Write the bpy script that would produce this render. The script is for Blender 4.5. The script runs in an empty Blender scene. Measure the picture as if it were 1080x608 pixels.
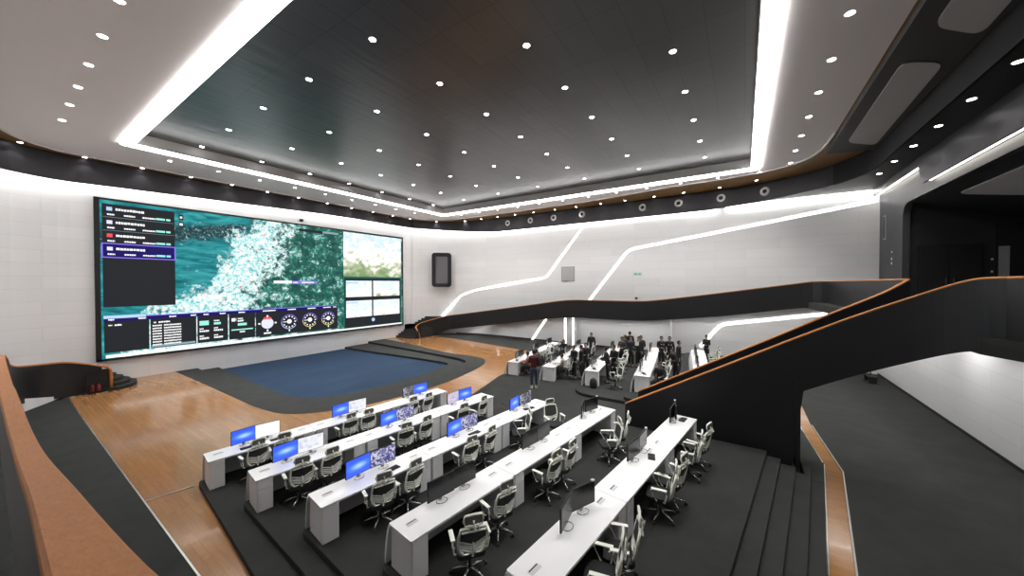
import bpy, bmesh, math, random
from mathutils import Vector, Matrix
from mathutils.geometry import tessellate_polygon
random.seed(7)
sc = bpy.context.scene
col = sc.collection
R = math.radians
PI = math.pi

# ------------------------------------------------------------------ materials
def mat(name, color=(.8, .8, .8), rough=.5, metal=0., emit=None, estr=0., coat=0., spec=.5):
    m = bpy.data.materials.new(name)
    m.use_nodes = True
    b = m.node_tree.nodes['Principled BSDF']
    b.inputs['Base Color'].default_value = (*color, 1)
    b.inputs['Roughness'].default_value = rough
    b.inputs['Metallic'].default_value = metal
    b.inputs['Coat Weight'].default_value = coat
    b.inputs['Specular IOR Level'].default_value = spec
    if emit:
        b.inputs['Emission Color'].default_value = (*emit, 1)
        b.inputs['Emission Strength'].default_value = estr
    return m

def nodes(m):
    nt = m.node_tree
    return nt, nt.nodes, nt.links, nt.nodes['Principled BSDF']

def coords(nt, kind='Object', scale=(1, 1, 1), rot=(0, 0, 0)):
    tc = nt.nodes.new('ShaderNodeTexCoord')
    mp = nt.nodes.new('ShaderNodeMapping')
    mp.inputs['Scale'].default_value = scale
    mp.inputs['Rotation'].default_value = rot
    nt.links.new(tc.outputs[kind], mp.inputs['Vector'])
    return mp.outputs['Vector']

def noise(nt, vec, scale, detail=3, rough=.5, dist=0.):
    n = nt.nodes.new('ShaderNodeTexNoise')
    n.inputs['Scale'].default_value = scale
    n.inputs['Detail'].default_value = detail
    n.inputs['Roughness'].default_value = rough
    n.inputs['Distortion'].default_value = dist
    nt.links.new(vec, n.inputs['Vector'])
    return n.outputs['Fac']

def ramp(nt, fac, stops):
    r = nt.nodes.new('ShaderNodeValToRGB')
    el = r.color_ramp.elements
    while len(el) < len(stops):
        el.new(.5)
    for e, (p, c) in zip(el, stops):
        e.position = p
        e.color = (*c, 1)
    nt.links.new(fac, r.inputs['Fac'])
    return r.outputs['Color']

def bump(nt, h, b, strength=.2, dist=.02):
    n = nt.nodes.new('ShaderNodeBump')
    n.inputs['Strength'].default_value = strength
    n.inputs['Distance'].default_value = dist
    nt.links.new(h, n.inputs['Height'])
    nt.links.new(n.outputs['Normal'], b.inputs['Normal'])

def math_n(nt, op, a, b=None, c=None):
    n = nt.nodes.new('ShaderNodeMath')
    n.operation = op
    for i, v in enumerate((a, b, c)):
        if v is None: continue
        if isinstance(v, (int, float)): n.inputs[i].default_value = v
        else: nt.links.new(v, n.inputs[i])
    return n.outputs[0]

def mixc(nt, f, a, b):
    n = nt.nodes.new('ShaderNodeMix')
    n.data_type = 'RGBA'
    if isinstance(f, (int, float)): n.inputs[0].default_value = f
    else: nt.links.new(f, n.inputs[0])
    for i, v in ((6, a), (7, b)):
        if isinstance(v, tuple): n.inputs[i].default_value = (*v, 1)
        else: nt.links.new(v, n.inputs[i])
    return n.outputs[2]

def noisy(name, c1, c2, scale, rough=.9, bstr=.3, vscale=(1, 1, 1), coat=0, spec=.3):
    m = mat(name, c1, rough, coat=coat, spec=spec)
    nt, N, L, b = nodes(m)
    v = coords(nt, 'Object', vscale)
    f = noise(nt, v, scale, 4, .6)
    L.new(ramp(nt, f, [(.3, c1), (.7, c2)]), b.inputs['Base Color'])
    if bstr: bump(nt, noise(nt, v, scale * 12, 2), b, bstr, .01)
    return m

M = {}
SCRN = .62
M['carpet'] = noisy('dark_carpet', (.024, .026, .024), (.034, .036, .033), 1.5, .95)
M['step_carpet'] = noisy('step_carpet', (.026, .028, .026), (.036, .038, .036), 2., .95)
M['blue_carpet'] = noisy('blue_carpet', (.011, .028, .062), (.017, .040, .080), .8, .95, .3, (.4, 2.5, 1))
M['black'] = mat('charcoal_panel', (.011, .0115, .0135), .45)
M['matte'] = mat('matte_black', (.016, .016, .018), .7, spec=.2)
M['recess'] = mat('recess_panel', (.022, .022, .025), .5)
M['black2'] = mat('black_paint', (.008, .008, .009), .6)
M['band'] = noisy('dark_fascia', (.022, .021, .025), (.034, .032, .038), .5, .38, 0)
M['portal'] = noisy('grey_portal', (.05, .05, .055), (.07, .07, .075), .6, .5, 0)
M['wood_soffit'] = noisy('wood_soffit', (.22, .12, .042), (.28, .155, .055), 3, .45, 0, (.3, 3, 1))
M['soffit'] = mat('white_soffit', (.82, .78, .775), .6)
M['cheek'] = mat('light_cheek', (.62, .61, .6), .5)
M['slab'] = mat('dark_slab', (.05, .05, .048), .6)
M['fabric'] = mat('pale_panel', (.5, .5, .5), .7)
M['desk'] = mat('white_lacquer', (.88, .88, .89), .25, coat=.2)
M['desk_side'] = mat('white_laminate', (.86, .86, .87), .4)
M['pale'] = mat('pale_plastic', (.6, .6, .62), .4)
M['grey'] = mat('grey_plastic', (.35, .35, .37), .5)
M['chair_white'] = mat('ivory_plastic', (.86, .87, .79), .38)
M['mesh'] = noisy('black_mesh', (.03, .03, .03), (.075, .075, .075), 60, .8, .3)
M['mesh_grey'] = noisy('grey_mesh', (.09, .09, .085), (.18, .18, .17), 60, .8, .2)
M['seat'] = mat('black_fabric', (.015, .015, .016), .9)
M['chrome'] = mat('chrome', (.75, .76, .77), .18, 1.)
M['rubber'] = mat('black_rubber', (.02, .02, .02), .6)
M['silver'] = mat('silver_rail', (.7, .68, .62), .3, 1.)
M['lamp'] = mat('lamp_lens', (1, 1, 1), .5, emit=(1, .98, .95), estr=14)
M['lamp'].cycles.emission_sampling = 'NONE'
M['trim_white'] = mat('lamp_trim', (.75, .75, .75), .4)
M['strip'] = mat('light_diffuser', (1, 1, 1), .5, emit=(1, .985, .97), estr=6.5)
M['cove'] = mat('cove_diffuser', (1, 1, 1), .5, emit=(1, .985, .95), estr=8.5)
M['cove_warm'] = mat('cove_warm', (1, 1, 1), .5, emit=(1, .95, .85), estr=5.)
M['wallstrip'] = mat('wall_strip', (1, 1, 1), .5, emit=(1, .99, .97), estr=2.2)
M['green'] = mat('green_sign', (.1, .5, .3), .5, emit=(.05, .4, .25), estr=.2)

def wood_mat(name, c1, c2, vscale, brick=None, rough=.2, coat=.3):
    m = mat(name, c1, rough, coat=coat)
    nt, N, L, b = nodes(m)
    v = coords(nt, 'Object')
    g = noise(nt, coords(nt, 'Object', vscale), 4, 5, .6, 1.2)
    cc = ramp(nt, g, [(.25, c1), (.75, c2)])
    if brick:
        bt = nt.nodes.new('ShaderNodeTexBrick')
        bt.inputs['Color1'].default_value = (.90, .90, .90, 1)
        bt.inputs['Color2'].default_value = (1.08, 1.08, 1.06, 1)
        bt.inputs['Mortar'].default_value = (.78, .75, .7, 1)
        bt.inputs['Scale'].default_value = 1
        bt.inputs['Mortar Size'].default_value = .004
        bt.inputs['Bias'].default_value = 0
        bt.inputs['Brick Width'].default_value = brick[0]
        bt.inputs['Row Height'].default_value = brick[1]
        L.new(coords(nt, 'Object', (1, 1, 1), (0, 0, PI / 2)), bt.inputs['Vector'])
        mx = nt.nodes.new('ShaderNodeMix')
        mx.data_type = 'RGBA'; mx.blend_type = 'MULTIPLY'
        mx.inputs[0].default_value = 1
        L.new(cc, mx.inputs[6]); L.new(bt.outputs['Color'], mx.inputs[7])
        cc = mx.outputs[2]
    L.new(cc, b.inputs['Base Color'])
    return m
M['wood_floor'] = wood_mat('plank_floor', (.29, .138, .054), (.37, .185, .075), (9, .8, 1), (1.2, .13), .16, .12)
M['wood_rail'] = wood_mat('handrail_wood', (.44, .165, .050), (.60, .255, .088), (16, 1.0, 16), None, .5, .0)
M['wood_rail'].node_tree.nodes['Principled BSDF'].inputs['Specular IOR Level'].default_value = .2

def panel_wall(name, color):
    m = mat(name, color, .42)
    nt, N, L, b = nodes(m)
    uv = nt.nodes.new('ShaderNodeUVMap'); uv.uv_map = 'UVMap'
    bt = nt.nodes.new('ShaderNodeTexBrick')
    bt.inputs['Color1'].default_value = (*[c * .97 for c in color], 1)
    bt.inputs['Color2'].default_value = (*[min(1, c * 1.03) for c in color], 1)
    bt.inputs['Mortar'].default_value = (*[c * .89 for c in color], 1)
    bt.inputs['Scale'].default_value = 1
    bt.inputs['Mortar Size'].default_value = .012
    bt.inputs['Mortar Smooth'].default_value = .3
    bt.inputs['Brick Width'].default_value = 3.6
    bt.inputs['Row Height'].default_value = .62
    L.new(uv.outputs['UV'], bt.inputs['Vector'])
    L.new(bt.outputs['Color'], b.inputs['Base Color'])
    return m
M['wall'] = panel_wall('white_wall_panels', (.84, .84, .845))

def ceil_mat():
    m = mat('dark_metal_ceiling', (.05, .05, .05), .3, .0, spec=.7)
    nt, N, L, b = nodes(m)
    v = coords(nt, 'Object')
    bt = nt.nodes.new('ShaderNodeTexBrick')
    bt.inputs['Color1'].default_value = (.036, .036, .037, 1)
    bt.inputs['Color2'].default_value = (.048, .048, .048, 1)
    bt.inputs['Mortar'].default_value = (.015, .015, .015, 1)
    bt.inputs['Scale'].default_value = 1
    bt.inputs['Mortar Size'].default_value = .012
    bt.inputs['Brick Width'].default_value = 1.73
    bt.inputs['Row Height'].default_value = .86
    bt.offset = 0
    L.new(v, bt.inputs['Vector'])
    L.new(bt.outputs['Color'], b.inputs['Base Color'])
    bump(nt, noise(nt, coords(nt, 'Object', (.4, 3, 1)), 1.2, 3), b, .25, .05)
    return m
M['ceil'] = ceil_mat()

def emis(name, c, s=1.):
    sp = .08
    m = mat(name, (.004, .004, .004), .6, emit=c, estr=s * SCRN, spec=.08)
    return m
M['ui_dark'] = emis('ui_dark', (.018, .020, .024), 1)
M['ui_white'] = emis('ui_white', (1, 1, 1), .95)
M['ui_cyan'] = emis('ui_cyan', (.35, .95, .80), .9)
M['ui_navy'] = emis('ui_navy', (.012, .008, .11), 1)
M['ui_purple'] = emis('ui_purple', (.25, .18, .85), 1)
M['ui_red'] = emis('ui_red', (.85, .08, .10), 1)
M['ui_blue'] = emis('ui_blue', (.45, .62, .95), 1)
M['ui_gold'] = emis('ui_gold', (.85, .72, .25), .9)
M['ui_green'] = emis('ui_green', (.03, .55, .30), .9)
M['ui_grey'] = emis('ui_grey', (.25, .35, .40), 1)
M['ui_lilac'] = emis('ui_lilac', (.72, .74, .98), 1)
M['off_screen'] = mat('dark_screen', (.012, .012, .014), .22)

def map_mat():
    m = mat('satellite_map', (.004, .004, .004), .6, spec=.08)
    nt, N, L, b = nodes(m)
    v = coords(nt, 'Object')
    sep = nt.nodes.new('ShaderNodeSeparateXYZ'); L.new(v, sep.inputs[0])
    x, z = sep.outputs['X'], sep.outputs['Z']
    big = noise(nt, v, .45, 3, .55, .6)
    mid = noise(nt, v, 1.5, 5, .65, .8)
    fine = noise(nt, v, 4.2, 5, .75, .5)
    # distance from the pale coast band, which runs up to the right
    x0 = math_n(nt, 'ADD', math_n(nt, 'MULTIPLY', z, .72), 3.4)
    dx = math_n(nt, 'SUBTRACT', x, x0)
    dxn = math_n(nt, 'ADD', dx, math_n(nt, 'MULTIPLY', math_n(nt, 'SUBTRACT', big, .5), 5.))
    band = nt.nodes.new('ShaderNodeMapRange'); band.interpolation_type = 'SMOOTHSTEP'
    L.new(dxn, band.inputs[0]); band.inputs[1].default_value = -.9; band.inputs[2].default_value = .7
    fall = nt.nodes.new('ShaderNodeMapRange'); fall.interpolation_type = 'SMOOTHSTEP'
    L.new(math_n(nt, 'SUBTRACT', dxn, math_n(nt, 'MULTIPLY', math_n(nt, 'SUBTRACT', 9.3, z), .45)), fall.inputs[0]); fall.inputs[1].default_value = .4; fall.inputs[2].default_value = 3.4
    fall.inputs[3].default_value = 1; fall.inputs[4].default_value = .30
    dens = math_n(nt, 'MULTIPLY', band.outputs[0], fall.outputs[0])
    dens = math_n(nt, 'ADD', dens, math_n(nt, 'MULTIPLY', math_n(nt, 'SUBTRACT', mid, .5), 2.0))
    thr = math_n(nt, 'SUBTRACT', math_n(nt, 'ADD', math_n(nt, 'MULTIPLY', dens, .40), fine), .70)
    sp = nt.nodes.new('ShaderNodeMapRange')
    L.new(thr, sp.inputs[0]); sp.inputs[1].default_value = -.02; sp.inputs[2].default_value = .12
    streak = noise(nt, coords(nt, 'Object', (.5, 1, 2.2), (0, R(25), 0)), 1.3, 4, .6, 1.)
    sea = ramp(nt, streak, [(.3, (.008, .09, .11)), (.48, (.015, .22, .25)), (.68, (.06, .42, .43))])
    land = ramp(nt, mid, [(.38, (.014, .07, .062)), (.53, (.02, .15, .11)), (.72, (.06, .40, .33))])
    rb = nt.nodes.new('ShaderNodeMapRange')
    L.new(dxn, rb.inputs[0]); rb.inputs[1].default_value = .0; rb.inputs[2].default_value = 2.5
    base = mixc(nt, rb.outputs[0], sea, land)
    pale = ramp(nt, noise(nt, v, 5.5, 5, .7), [(.36, (.12, .50, .50)), (.46, (.50, .86, .86)), (.55, (.95, 1., 1.)), (.66, (1., .84, .75))])
    la = math_n(nt, 'ABSOLUTE', math_n(nt, 'SUBTRACT', z, math_n(nt, 'ADD', math_n(nt, 'MULTIPLY', x, .18), math_n(nt, 'ADD', 6.55, math_n(nt, 'MULTIPLY', mid, .9)))))
    isl = nt.nodes.new('ShaderNodeMapRange'); L.new(la, isl.inputs[0]); isl.inputs[1].default_value = .3; isl.inputs[2].default_value = .55; isl.inputs[3].default_value = 1; isl.inputs[4].default_value = 0
    ix = nt.nodes.new('ShaderNodeMapRange'); L.new(x, ix.inputs[0]); ix.inputs[1].default_value = 9.4; ix.inputs[2].default_value = 10.6; ix.inputs[3].default_value = 1; ix.inputs[4].default_value = 0
    im = math_n(nt, 'MULTIPLY', isl.outputs[0], ix.outputs[0])
    rock = ramp(nt, noise(nt, v, 7, 5, .75), [(.5, (.012, .05, .06)), (.6, (.10, .22, .22)), (.68, (.8, .85, .8))])
    base = mixc(nt, im, base, rock)
    c = mixc(nt, sp.outputs[0], base, pale)
    L.new(c, b.inputs['Emission Color']); b.inputs['Emission Strength'].default_value = .56
    return m
M['map'] = map_mat()

def video_mat(name, lo, hi, sky, seed):
    m = mat(name, (.01, .01, .01), .5)
    nt, N, L, b = nodes(m)
    v = coords(nt, 'Object', (1, 1, 1.6))
    f = noise(nt, v, 1.1 + seed * .1, 5, .6, .6)
    sep = nt.nodes.new('ShaderNodeSeparateXYZ'); L.new(coords(nt, 'Object'), sep.inputs[0])
    g = nt.nodes.new('ShaderNodeMapRange'); L.new(sep.outputs['Z'], g.inputs[0])
    g.inputs[1].default_value = lo; g.inputs[2].default_value = hi
    ff = math_n(nt, 'ADD', math_n(nt, 'MULTIPLY', f, .8), math_n(nt, 'MULTIPLY', g.outputs[0], .38))
    c = ramp(nt, ff, [(.34, (.16, .28, .10)), (.48, (.42, .48, .30)), (.58, (.95, .92, .85)), (.66, (1., 1., 1.)), (.78, sky), (.86, (.9, .97, 1.))])
    L.new(c, b.inputs['Emission Color']); b.inputs['Emission Strength'].default_value = .62
    return m

def blue_screen():
    m = mat('blue_desktop', (.01, .01, .01), .35)
    nt, N, L, b = nodes(m)
    v = coords(nt, 'Object', (3.2, 1, 9))
    gr = nt.nodes.new('ShaderNodeTexGradient'); gr.gradient_type = 'SPHERICAL'
    L.new(v, gr.inputs['Vector'])
    L.new(ramp(nt, gr.outputs['Fac'], [(0, (.035, .10, .85)), (.35, (.05, .20, .95)), (1, (.45, .65, 1))]), b.inputs['Emission Color'])
    b.inputs['Emission Strength'].default_value = .65
    return m
def ui_screen(name, a, bcol, c, sc_=28):
    m = mat(name, (.01, .01, .01), .35)
    nt, N, L, b = nodes(m)
    vo = nt.nodes.new('ShaderNodeTexVoronoi'); vo.feature = 'F1'; vo.distance = 'CHEBYCHEV'
    vo.inputs['Scale'].default_value = sc_
    L.new(coords(nt, 'Object'), vo.inputs['Vector'])
    L.new(ramp(nt, vo.outputs['Color'], [(.3, a), (.5, bcol), (.75, c)]), b.inputs['Emission Color'])
    b.inputs['Emission Strength'].default_value = .55
    return m
M['scr_blue'] = blue_screen()
M['scr_ui'] = ui_screen('dashboard', (.03, .04, .14), (.12, .12, .35), (.65, .62, .75))
M['scr_doc'] = ui_screen('document', (.85, .85, .88), (.9, .9, .92), (.6, .65, .8), 12)
M['scr_white'] = emis('white_page', (.95, .97, 1), .95)
M['scr_pink'] = ui_screen('pale_desktop', (.45, .40, .62), (.6, .55, .75), (.75, .6, .7), 14)
M['scr_darkui'] = ui_screen('dark_dashboard', (.02, .025, .03), (.05, .06, .08), (.4, .4, .45), 22)
M['scr_off'] = M['off_screen']

# ------------------------------------------------------------------ mesh helpers
class MB:
    def __init__(s): s.v = []; s.f = []
    def add(s, vs, fs):
        n = len(s.v); s.v += [tuple(v) for v in vs]; s.f += [tuple(n + i for i in f) for f in fs]; return s
    def box(s, x0, x1, y0, y1, z0, z1, mtx=None):
        vs = [Vector((x, y, z)) for z in (z0, z1) for y in (y0, y1) for x in (x0, x1)]
        if mtx: vs = [mtx @ v for v in vs]
        return s.add(vs, [(0, 2, 3, 1), (4, 5, 7, 6), (0, 1, 5, 4), (2, 6, 7, 3), (0, 4, 6, 2), (1, 3, 7, 5)])
    def tube(s, path, r, n=8, closed=False, flat=1.):
        path = [Vector(p) for p in path]; k = len(path); vs = []; fs = []
        for i, p in enumerate(path):
            a = path[i - 1] if (i or closed) else p
            b = path[(i + 1) % k] if (i < k - 1 or closed) else p
            t = (b - a).normalized()
            up = Vector((0, 0, 1)) if abs(t.z) < .9 else Vector((0, 1, 0))
            u = t.cross(up).normalized(); w = u.cross(t)
            rr = r[i] if isinstance(r, (list, tuple)) else r
            for j in range(n):
                an = 2 * PI * j / n
                vs.append(p + u * math.cos(an) * rr + w * math.sin(an) * rr * flat)
        for i in range(k if closed else k - 1):
            for j in range(n):
                a = i * n + j; b = i * n + (j + 1) % n; c = ((i + 1) % k) * n
                fs.append((a, b, c + (j + 1) % n, c + j))
        if not closed:
            fs.append(tuple(range(n - 1, -1, -1))); fs.append(tuple((k - 1) * n + j for j in range(n)))
        return s.add(vs, fs)
    def cyl(s, x, y, z0, z1, r0, r1=None, n=20):
        r1 = r0 if r1 is None else r1
        vs = [(x + r * math.cos(2 * PI * j / n), y + r * math.sin(2 * PI * j / n), z) for z, r in ((z0, r0), (z1, r1)) for j in range(n)]
        fs = [(j, (j + 1) % n, n + (j + 1) % n, n + j) for j in range(n)] + [tuple(range(n - 1, -1, -1)), tuple(range(n, 2 * n))]
        return s.add(vs, fs)
    def lathe(s, prof, n=20, mtx=None):
        vs = [Vector((r * math.cos(2 * PI * j / n), r * math.sin(2 * PI * j / n), z)) for r, z in prof for j in range(n)]
        if mtx: vs = [mtx @ v for v in vs]
        k = len(prof)
        fs = [(i * n + j, i * n + (j + 1) % n, (i + 1) * n + (j + 1) % n, (i + 1) * n + j) for i in range(k - 1) for j in range(n)]
        return s.add(vs, fs)
    def plate(s, outer, holes, z0, z1):
        """horizontal plate with holes"""
        loops = [outer] + list(holes)
        tris = tessellate_polygon([[Vector((x, y, 0)) for x, y in l] for l in loops])
        pts = [p for l in loops for p in l]; n = len(pts)
        vs = [(x, y, z1) for x, y in pts] + [(x, y, z0) for x, y in pts]
        fs = []
        for t in tris:
            a, b, c = [Vector(pts[i]) for i in t]
            if (b - a).cross(c - a) < 0: t = t[::-1]
            fs.append(tuple(t)); fs.append(tuple(n + i for i in t[::-1]))
        o = 0
        for li, l in enumerate(loops):
            m = len(l)
            area = sum(l[i][0] * l[(i + 1) % m][1] - l[(i + 1) % m][0] * l[i][1] for i in range(m))
            fl = (area > 0) == (li == 0)
            for i in range(m):
                a = o + i; b = o + (i + 1) % m
                fs.append((a, n + a, n + b, b) if fl else (a, b, n + b, n + a))
            o += m
        return s.add(vs, fs)
    def wallstrip(s, path, t):
        """vertical wall along path of (x,y,ztop,zbottom), thickness t centred"""
        k = len(path); off = []
        for i in range(k):
            a = Vector(path[max(i - 1, 0)][:2]); b = Vector(path[min(i + 1, k - 1)][:2])
            d = (b - a).normalized(); off.append(Vector((-d.y, d.x)) * t / 2)
        vs = []
        for (x, y, zt, zb), o in zip(path, off):
            vs += [(x + o.x, y + o.y, zb), (x + o.x, y + o.y, zt), (x - o.x, y - o.y, zt), (x - o.x, y - o.y, zb)]
        fs = [tuple(i * 4 + q for q in (j, (j + 1) % 4)) + tuple((i + 1) * 4 + q for q in ((j + 1) % 4, j)) for i in range(k - 1) for j in range(4)]
        fs += [(3, 2, 1, 0), tuple((k - 1) * 4 + q for q in (0, 1, 2, 3))]
        return s.add(vs, fs)
    def build(s, name, m=None, parent=None, smooth=False, bevel=0., seg=2):
        me = bpy.data.meshes.new(name)
        me.from_pydata(s.v, [], s.f)
        bm = bmesh.new(); bm.from_mesh(me); bmesh.ops.recalc_face_normals(bm, faces=bm.faces); bm.to_mesh(me); bm.free()
        if smooth: me.polygons.foreach_set('use_smooth', [True] * len(me.polygons))
        o = bpy.data.objects.new(name, me); col.objects.link(o)
        if m is not None: me.materials.append(M[m] if isinstance(m, str) else m)
        if parent: o.parent = parent
        if bevel:
            b = o.modifiers.new('bevel', 'BEVEL'); b.width = bevel; b.segments = seg; b.limit_method = 'ANGLE'
        return o

def empty(name, loc=(0, 0, 0), rz=0.):
    o = bpy.data.objects.new(name, None); col.objects.link(o)
    o.location = loc; o.rotation_euler = (0, 0, rz); o.empty_display_size = .2
    return o
def tag(o, label, cat, group=None):
    o['label'] = label; o['category'] = cat
    if group: o['group'] = group
    return o
def struct(o): o['kind'] = 'structure'; return o
KIDS = {}
def kids(o): return [c for c in bpy.data.objects if c.parent == o]
def dup(o, parent=None, cache={}):
    c = o.copy(); col.objects.link(c)
    if parent: c.parent = parent
    if o.name not in cache: cache[o.name] = [k.name for k in kids(o)]
    for k in cache[o.name]: dup(bpy.data.objects[k], c)
    return c
def catmull(pts, n=6):
    out = []; k = len(pts)
    for i in range(k - 1):
        p0, p1, p2, p3 = pts[max(i - 1, 0)], pts[i], pts[i + 1], pts[min(i + 2, k - 1)]
        for j in range(n):
            t = j / n
            out.append(tuple(.5 * (2 * b + (c - a) * t + (2 * a - 5 * b + 4 * c - d) * t * t + (3 * b - a - 3 * c + d) * t ** 3) for a, b, c, d in zip(p0, p1, p2, p3)))
    out.append(tuple(pts[-1])); return out
def rrect(x0, x1, y0, y1, r, n=6):
    out = []
    for cx, cy, a0 in ((x1 - r, y1 - r, 0), (x0 + r, y1 - r, 90), (x0 + r, y0 + r, 180), (x1 - r, y0 + r, 270)):
        for j in range(n + 1):
            a = R(a0 + 90 * j / n); out.append((cx + r * math.cos(a), cy + r * math.sin(a)))
    return out
def roundpoly(pts, rad, n=5):
    out = []; k = len(pts)
    for i in range(k):
        p = Vector(pts[i]); a = Vector(pts[i - 1]); b = Vector(pts[(i + 1) % k])
        r = rad[i] if isinstance(rad, (list, tuple)) else rad
        if r == 0: out.append(tuple(p)); continue
        p0 = p + (a - p).normalized() * min(r, (a - p).length * .49); p1 = p + (b - p).normalized() * min(r, (b - p).length * .49)
        for j in range(n + 1):
            t = j / n; q = p0 * (1 - t) ** 2 + p * 2 * t * (1 - t) + p1 * t * t; out.append(tuple(q))
    return out

# ------------------------------------------------------------------ camera
H = 5.2
cam_d = bpy.data.cameras.new('camera'); cam = bpy.data.objects.new('camera', cam_d); col.objects.link(cam)
yaw, pitch, roll = .5843, .0133, -.0014
fw = Vector((math.cos(yaw) * math.cos(pitch), math.sin(yaw) * math.cos(pitch), -math.sin(pitch)))
rt = Vector((math.sin(yaw), -math.cos(yaw), 0)); up = rt.cross(fw)
r2 = rt * math.cos(roll) + up * math.sin(roll); u2 = up * math.cos(roll) - rt * math.sin(roll)
cam.matrix_world = Matrix(((r2.x, u2.x, -fw.x, 0), (r2.y, u2.y, -fw.y, 0), (r2.z, u2.z, -fw.z, H), (0, 0, 0, 1)))
cam_d.sensor_width = 36; cam_d.lens = 368.6 / 1080 * 36; cam_d.clip_start = .02; cam_d.clip_end = 200
sc.camera = cam

# ------------------------------------------------------------------ floors
XW, YW, YR = 27.9, 28.0, -6.4          # far side wall, screen wall, gallery side wall
pit_o = catmull([(6.2, 28.3), (6.25, 24), (6.25, 19), (6.3, 16.6), (6.75, 14.9), (8.4, 13.65), (10.5, 13.1), (12.9, 12.95), (15.3, 13.25), (17.5, 13.8), (18.8, 14.7), (19.2, 16.2), (19.15, 18.5), (19.7, 21.5), (20.4, 25.5), (20.7, 28.3)], 4)
pit_m = catmull([(7.2, 28.3), (7.1, 23), (7.05, 19), (7.2, 17.0), (7.9, 15.4), (9.6, 14.75), (12.5, 14.4), (15.5, 14.7), (17.2, 15.1), (17.9, 15.7), (18.25, 17.2), (18.55, 21.2), (18.8, 25.5), (19.0, 28.3)], 4)
pit_i = catmull([(8.25, 28.3), (8.1, 24), (7.95, 20.5), (7.95, 18.3), (8.4, 16.8), (9.8, 15.95), (12, 15.65), (14.2, 15.7), (16.2, 16.05), (17.0, 16.35), (17.2, 17.2), (17.1, 20.5), (16.85, 24), (16.75, 28.3)], 4)
room = [(-1.9, -11.5), (31, -11.5), (31, 28.3), (20.7, 28.3)]
def pitcut(p): return [(31, -11.5), (31, 28.3)] + p[::-1] + [(-1.9, 28.3), (-1.9, -11.5)]
struct(MB().plate(pitcut(pit_m), [], -.45, 0).build('floor', 'wood_floor'))
struct(MB().plate(pit_m, [], -.45, -.15).build('floor_pit_step', 'step_carpet'))
f = MB().plate([(7.5, 15), (18.5, 15), (18.5, 28.3), (7.5, 28.3)], [], -.62, -.46)
struct(f.build('floor_pit_base', 'carpet'))
# the blue recessed floor: the step plate carries a hole
bpy.data.objects.remove(bpy.data.objects['floor_pit_step'])
ring = pit_m + pit_i[::-1]
struct(MB().plate(ring, [], -.45, -.15).build('floor_pit_step', 'step_carpet'))
struct(MB().plate(pit_i, [], -.45, -.30).build('floor_pit', 'blue_carpet'))
struct(MB().plate(pit_o + pit_m[::-1], [], 0.0, .006).build('floor_pit_ring', 'step_carpet'))
struct(MB().wallstrip([(x, y, .004, -.16) for x, y in pit_m], .03).build('floor_pit_riser', 'step_carpet'))
struct(MB().plate([(-1.6, -11.4), (2.04, -11.4), (2.04, 23.5), (2.08, 26.1), (1.2, 26.1), (-1.5, 25.6)], [], 0, .006).build('floor_carpet_left', 'carpet'))
struct(MB().plate([(2.6, -2.4), (8.2, -1.66), (12.95, -2.3), (16.6, -2.1), (20, -2.1), (26, -1.6), (27.8, -1), (27.8, -6.4), (2.04, -6.4), (2.04, -2.4)], [], 0, .007).build('floor_carpet_gallery', 'carpet'))
struct(MB().plate([(12.2, 10.15), (16.2, 11.3), (22.5, 12.3), (23.0, 13.5), (23.5, 16.5), (24.4, 22.0), (24.5, 25.3), (27.8, 25.3), (27.8, -.9), (16.6, -1.7), (13.2, -1.95), (9.5, -1.45), (9.5, 10.3)], [], 0, .006).build('floor_carpet_far', 'carpet'))
trim = 0
def trim_strip(pts, w=.03, z=.006, h=.012, m='silver'):
    global trim
    trim += 1
    p = [(x, y, z + h, z) for x, y in pts]
    return struct(MB().wallstrip(p, w).build('trim_%d' % trim, m))
trim_strip([(2.05, -6.3), (2.05, 23.5), (2.09, 26.1)])
trim_strip([(2.06, 11.86), (2.93, 11.72)], .035)
trim_strip([(8.2, -1.68), (12.95, -2.32), (16.6, -2.12)])
trim_strip([(8.2, -1.30), (13.15, -1.96), (16.6, -1.72)], .02)

# near tiered platform: five slabs, each nested behind the one before
lefts = [[(2.98, 11.72), (2.70, 8.8), (2.1, 2.5), (1.75, -1.0)], [(3.16, 9.45), (2.96, 6.3), (2.5, 1.5), (2.2, -.6)], [(3.36, 7.25), (3.22, 5.4), (2.9, 2), (2.65, -.3)], [(3.56, 5.05), (3.3, 2), (3.1, .1)], [(3.70, 2.85), (3.5, .52)]]
backs = [[(8.2, -1.27), (13.0, -1.93)], [(7.6, -.93), (12.5, -1.60)], [(7.19, -.57), (11.9, -1.21)], [(6.77, -.21), (11.85, -.89)], [(6.33, .15), (11.62, -.56)]]
for k in range(5):
    l = lefts[k]; b = backs[k]; y1 = l[0][1]
    sl = (b[1][1] - b[0][1]) / (b[1][0] - b[0][0])
    bl = (l[-1][0], b[0][1] + (l[-1][0] - b[0][0]) * sl)
    xr = 11.66
    br = (xr, b[0][1] + (xr - b[0][0]) * sl)
    fr = (xr, y1 - (xr - l[0][0]) * .126)
    pts = l[:-1] + [bl, br, fr]
    pts = roundpoly(pts, [.25] + [0] * (len(pts) - 3) + [0, .15 if k < 5 else 0])
    struct(MB().plate(pts, [], .0 if k == 0 else .13 * k - .005, .13 * (k + 1)).build('floor_tier_near', 'carpet', bevel=.012))
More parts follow.
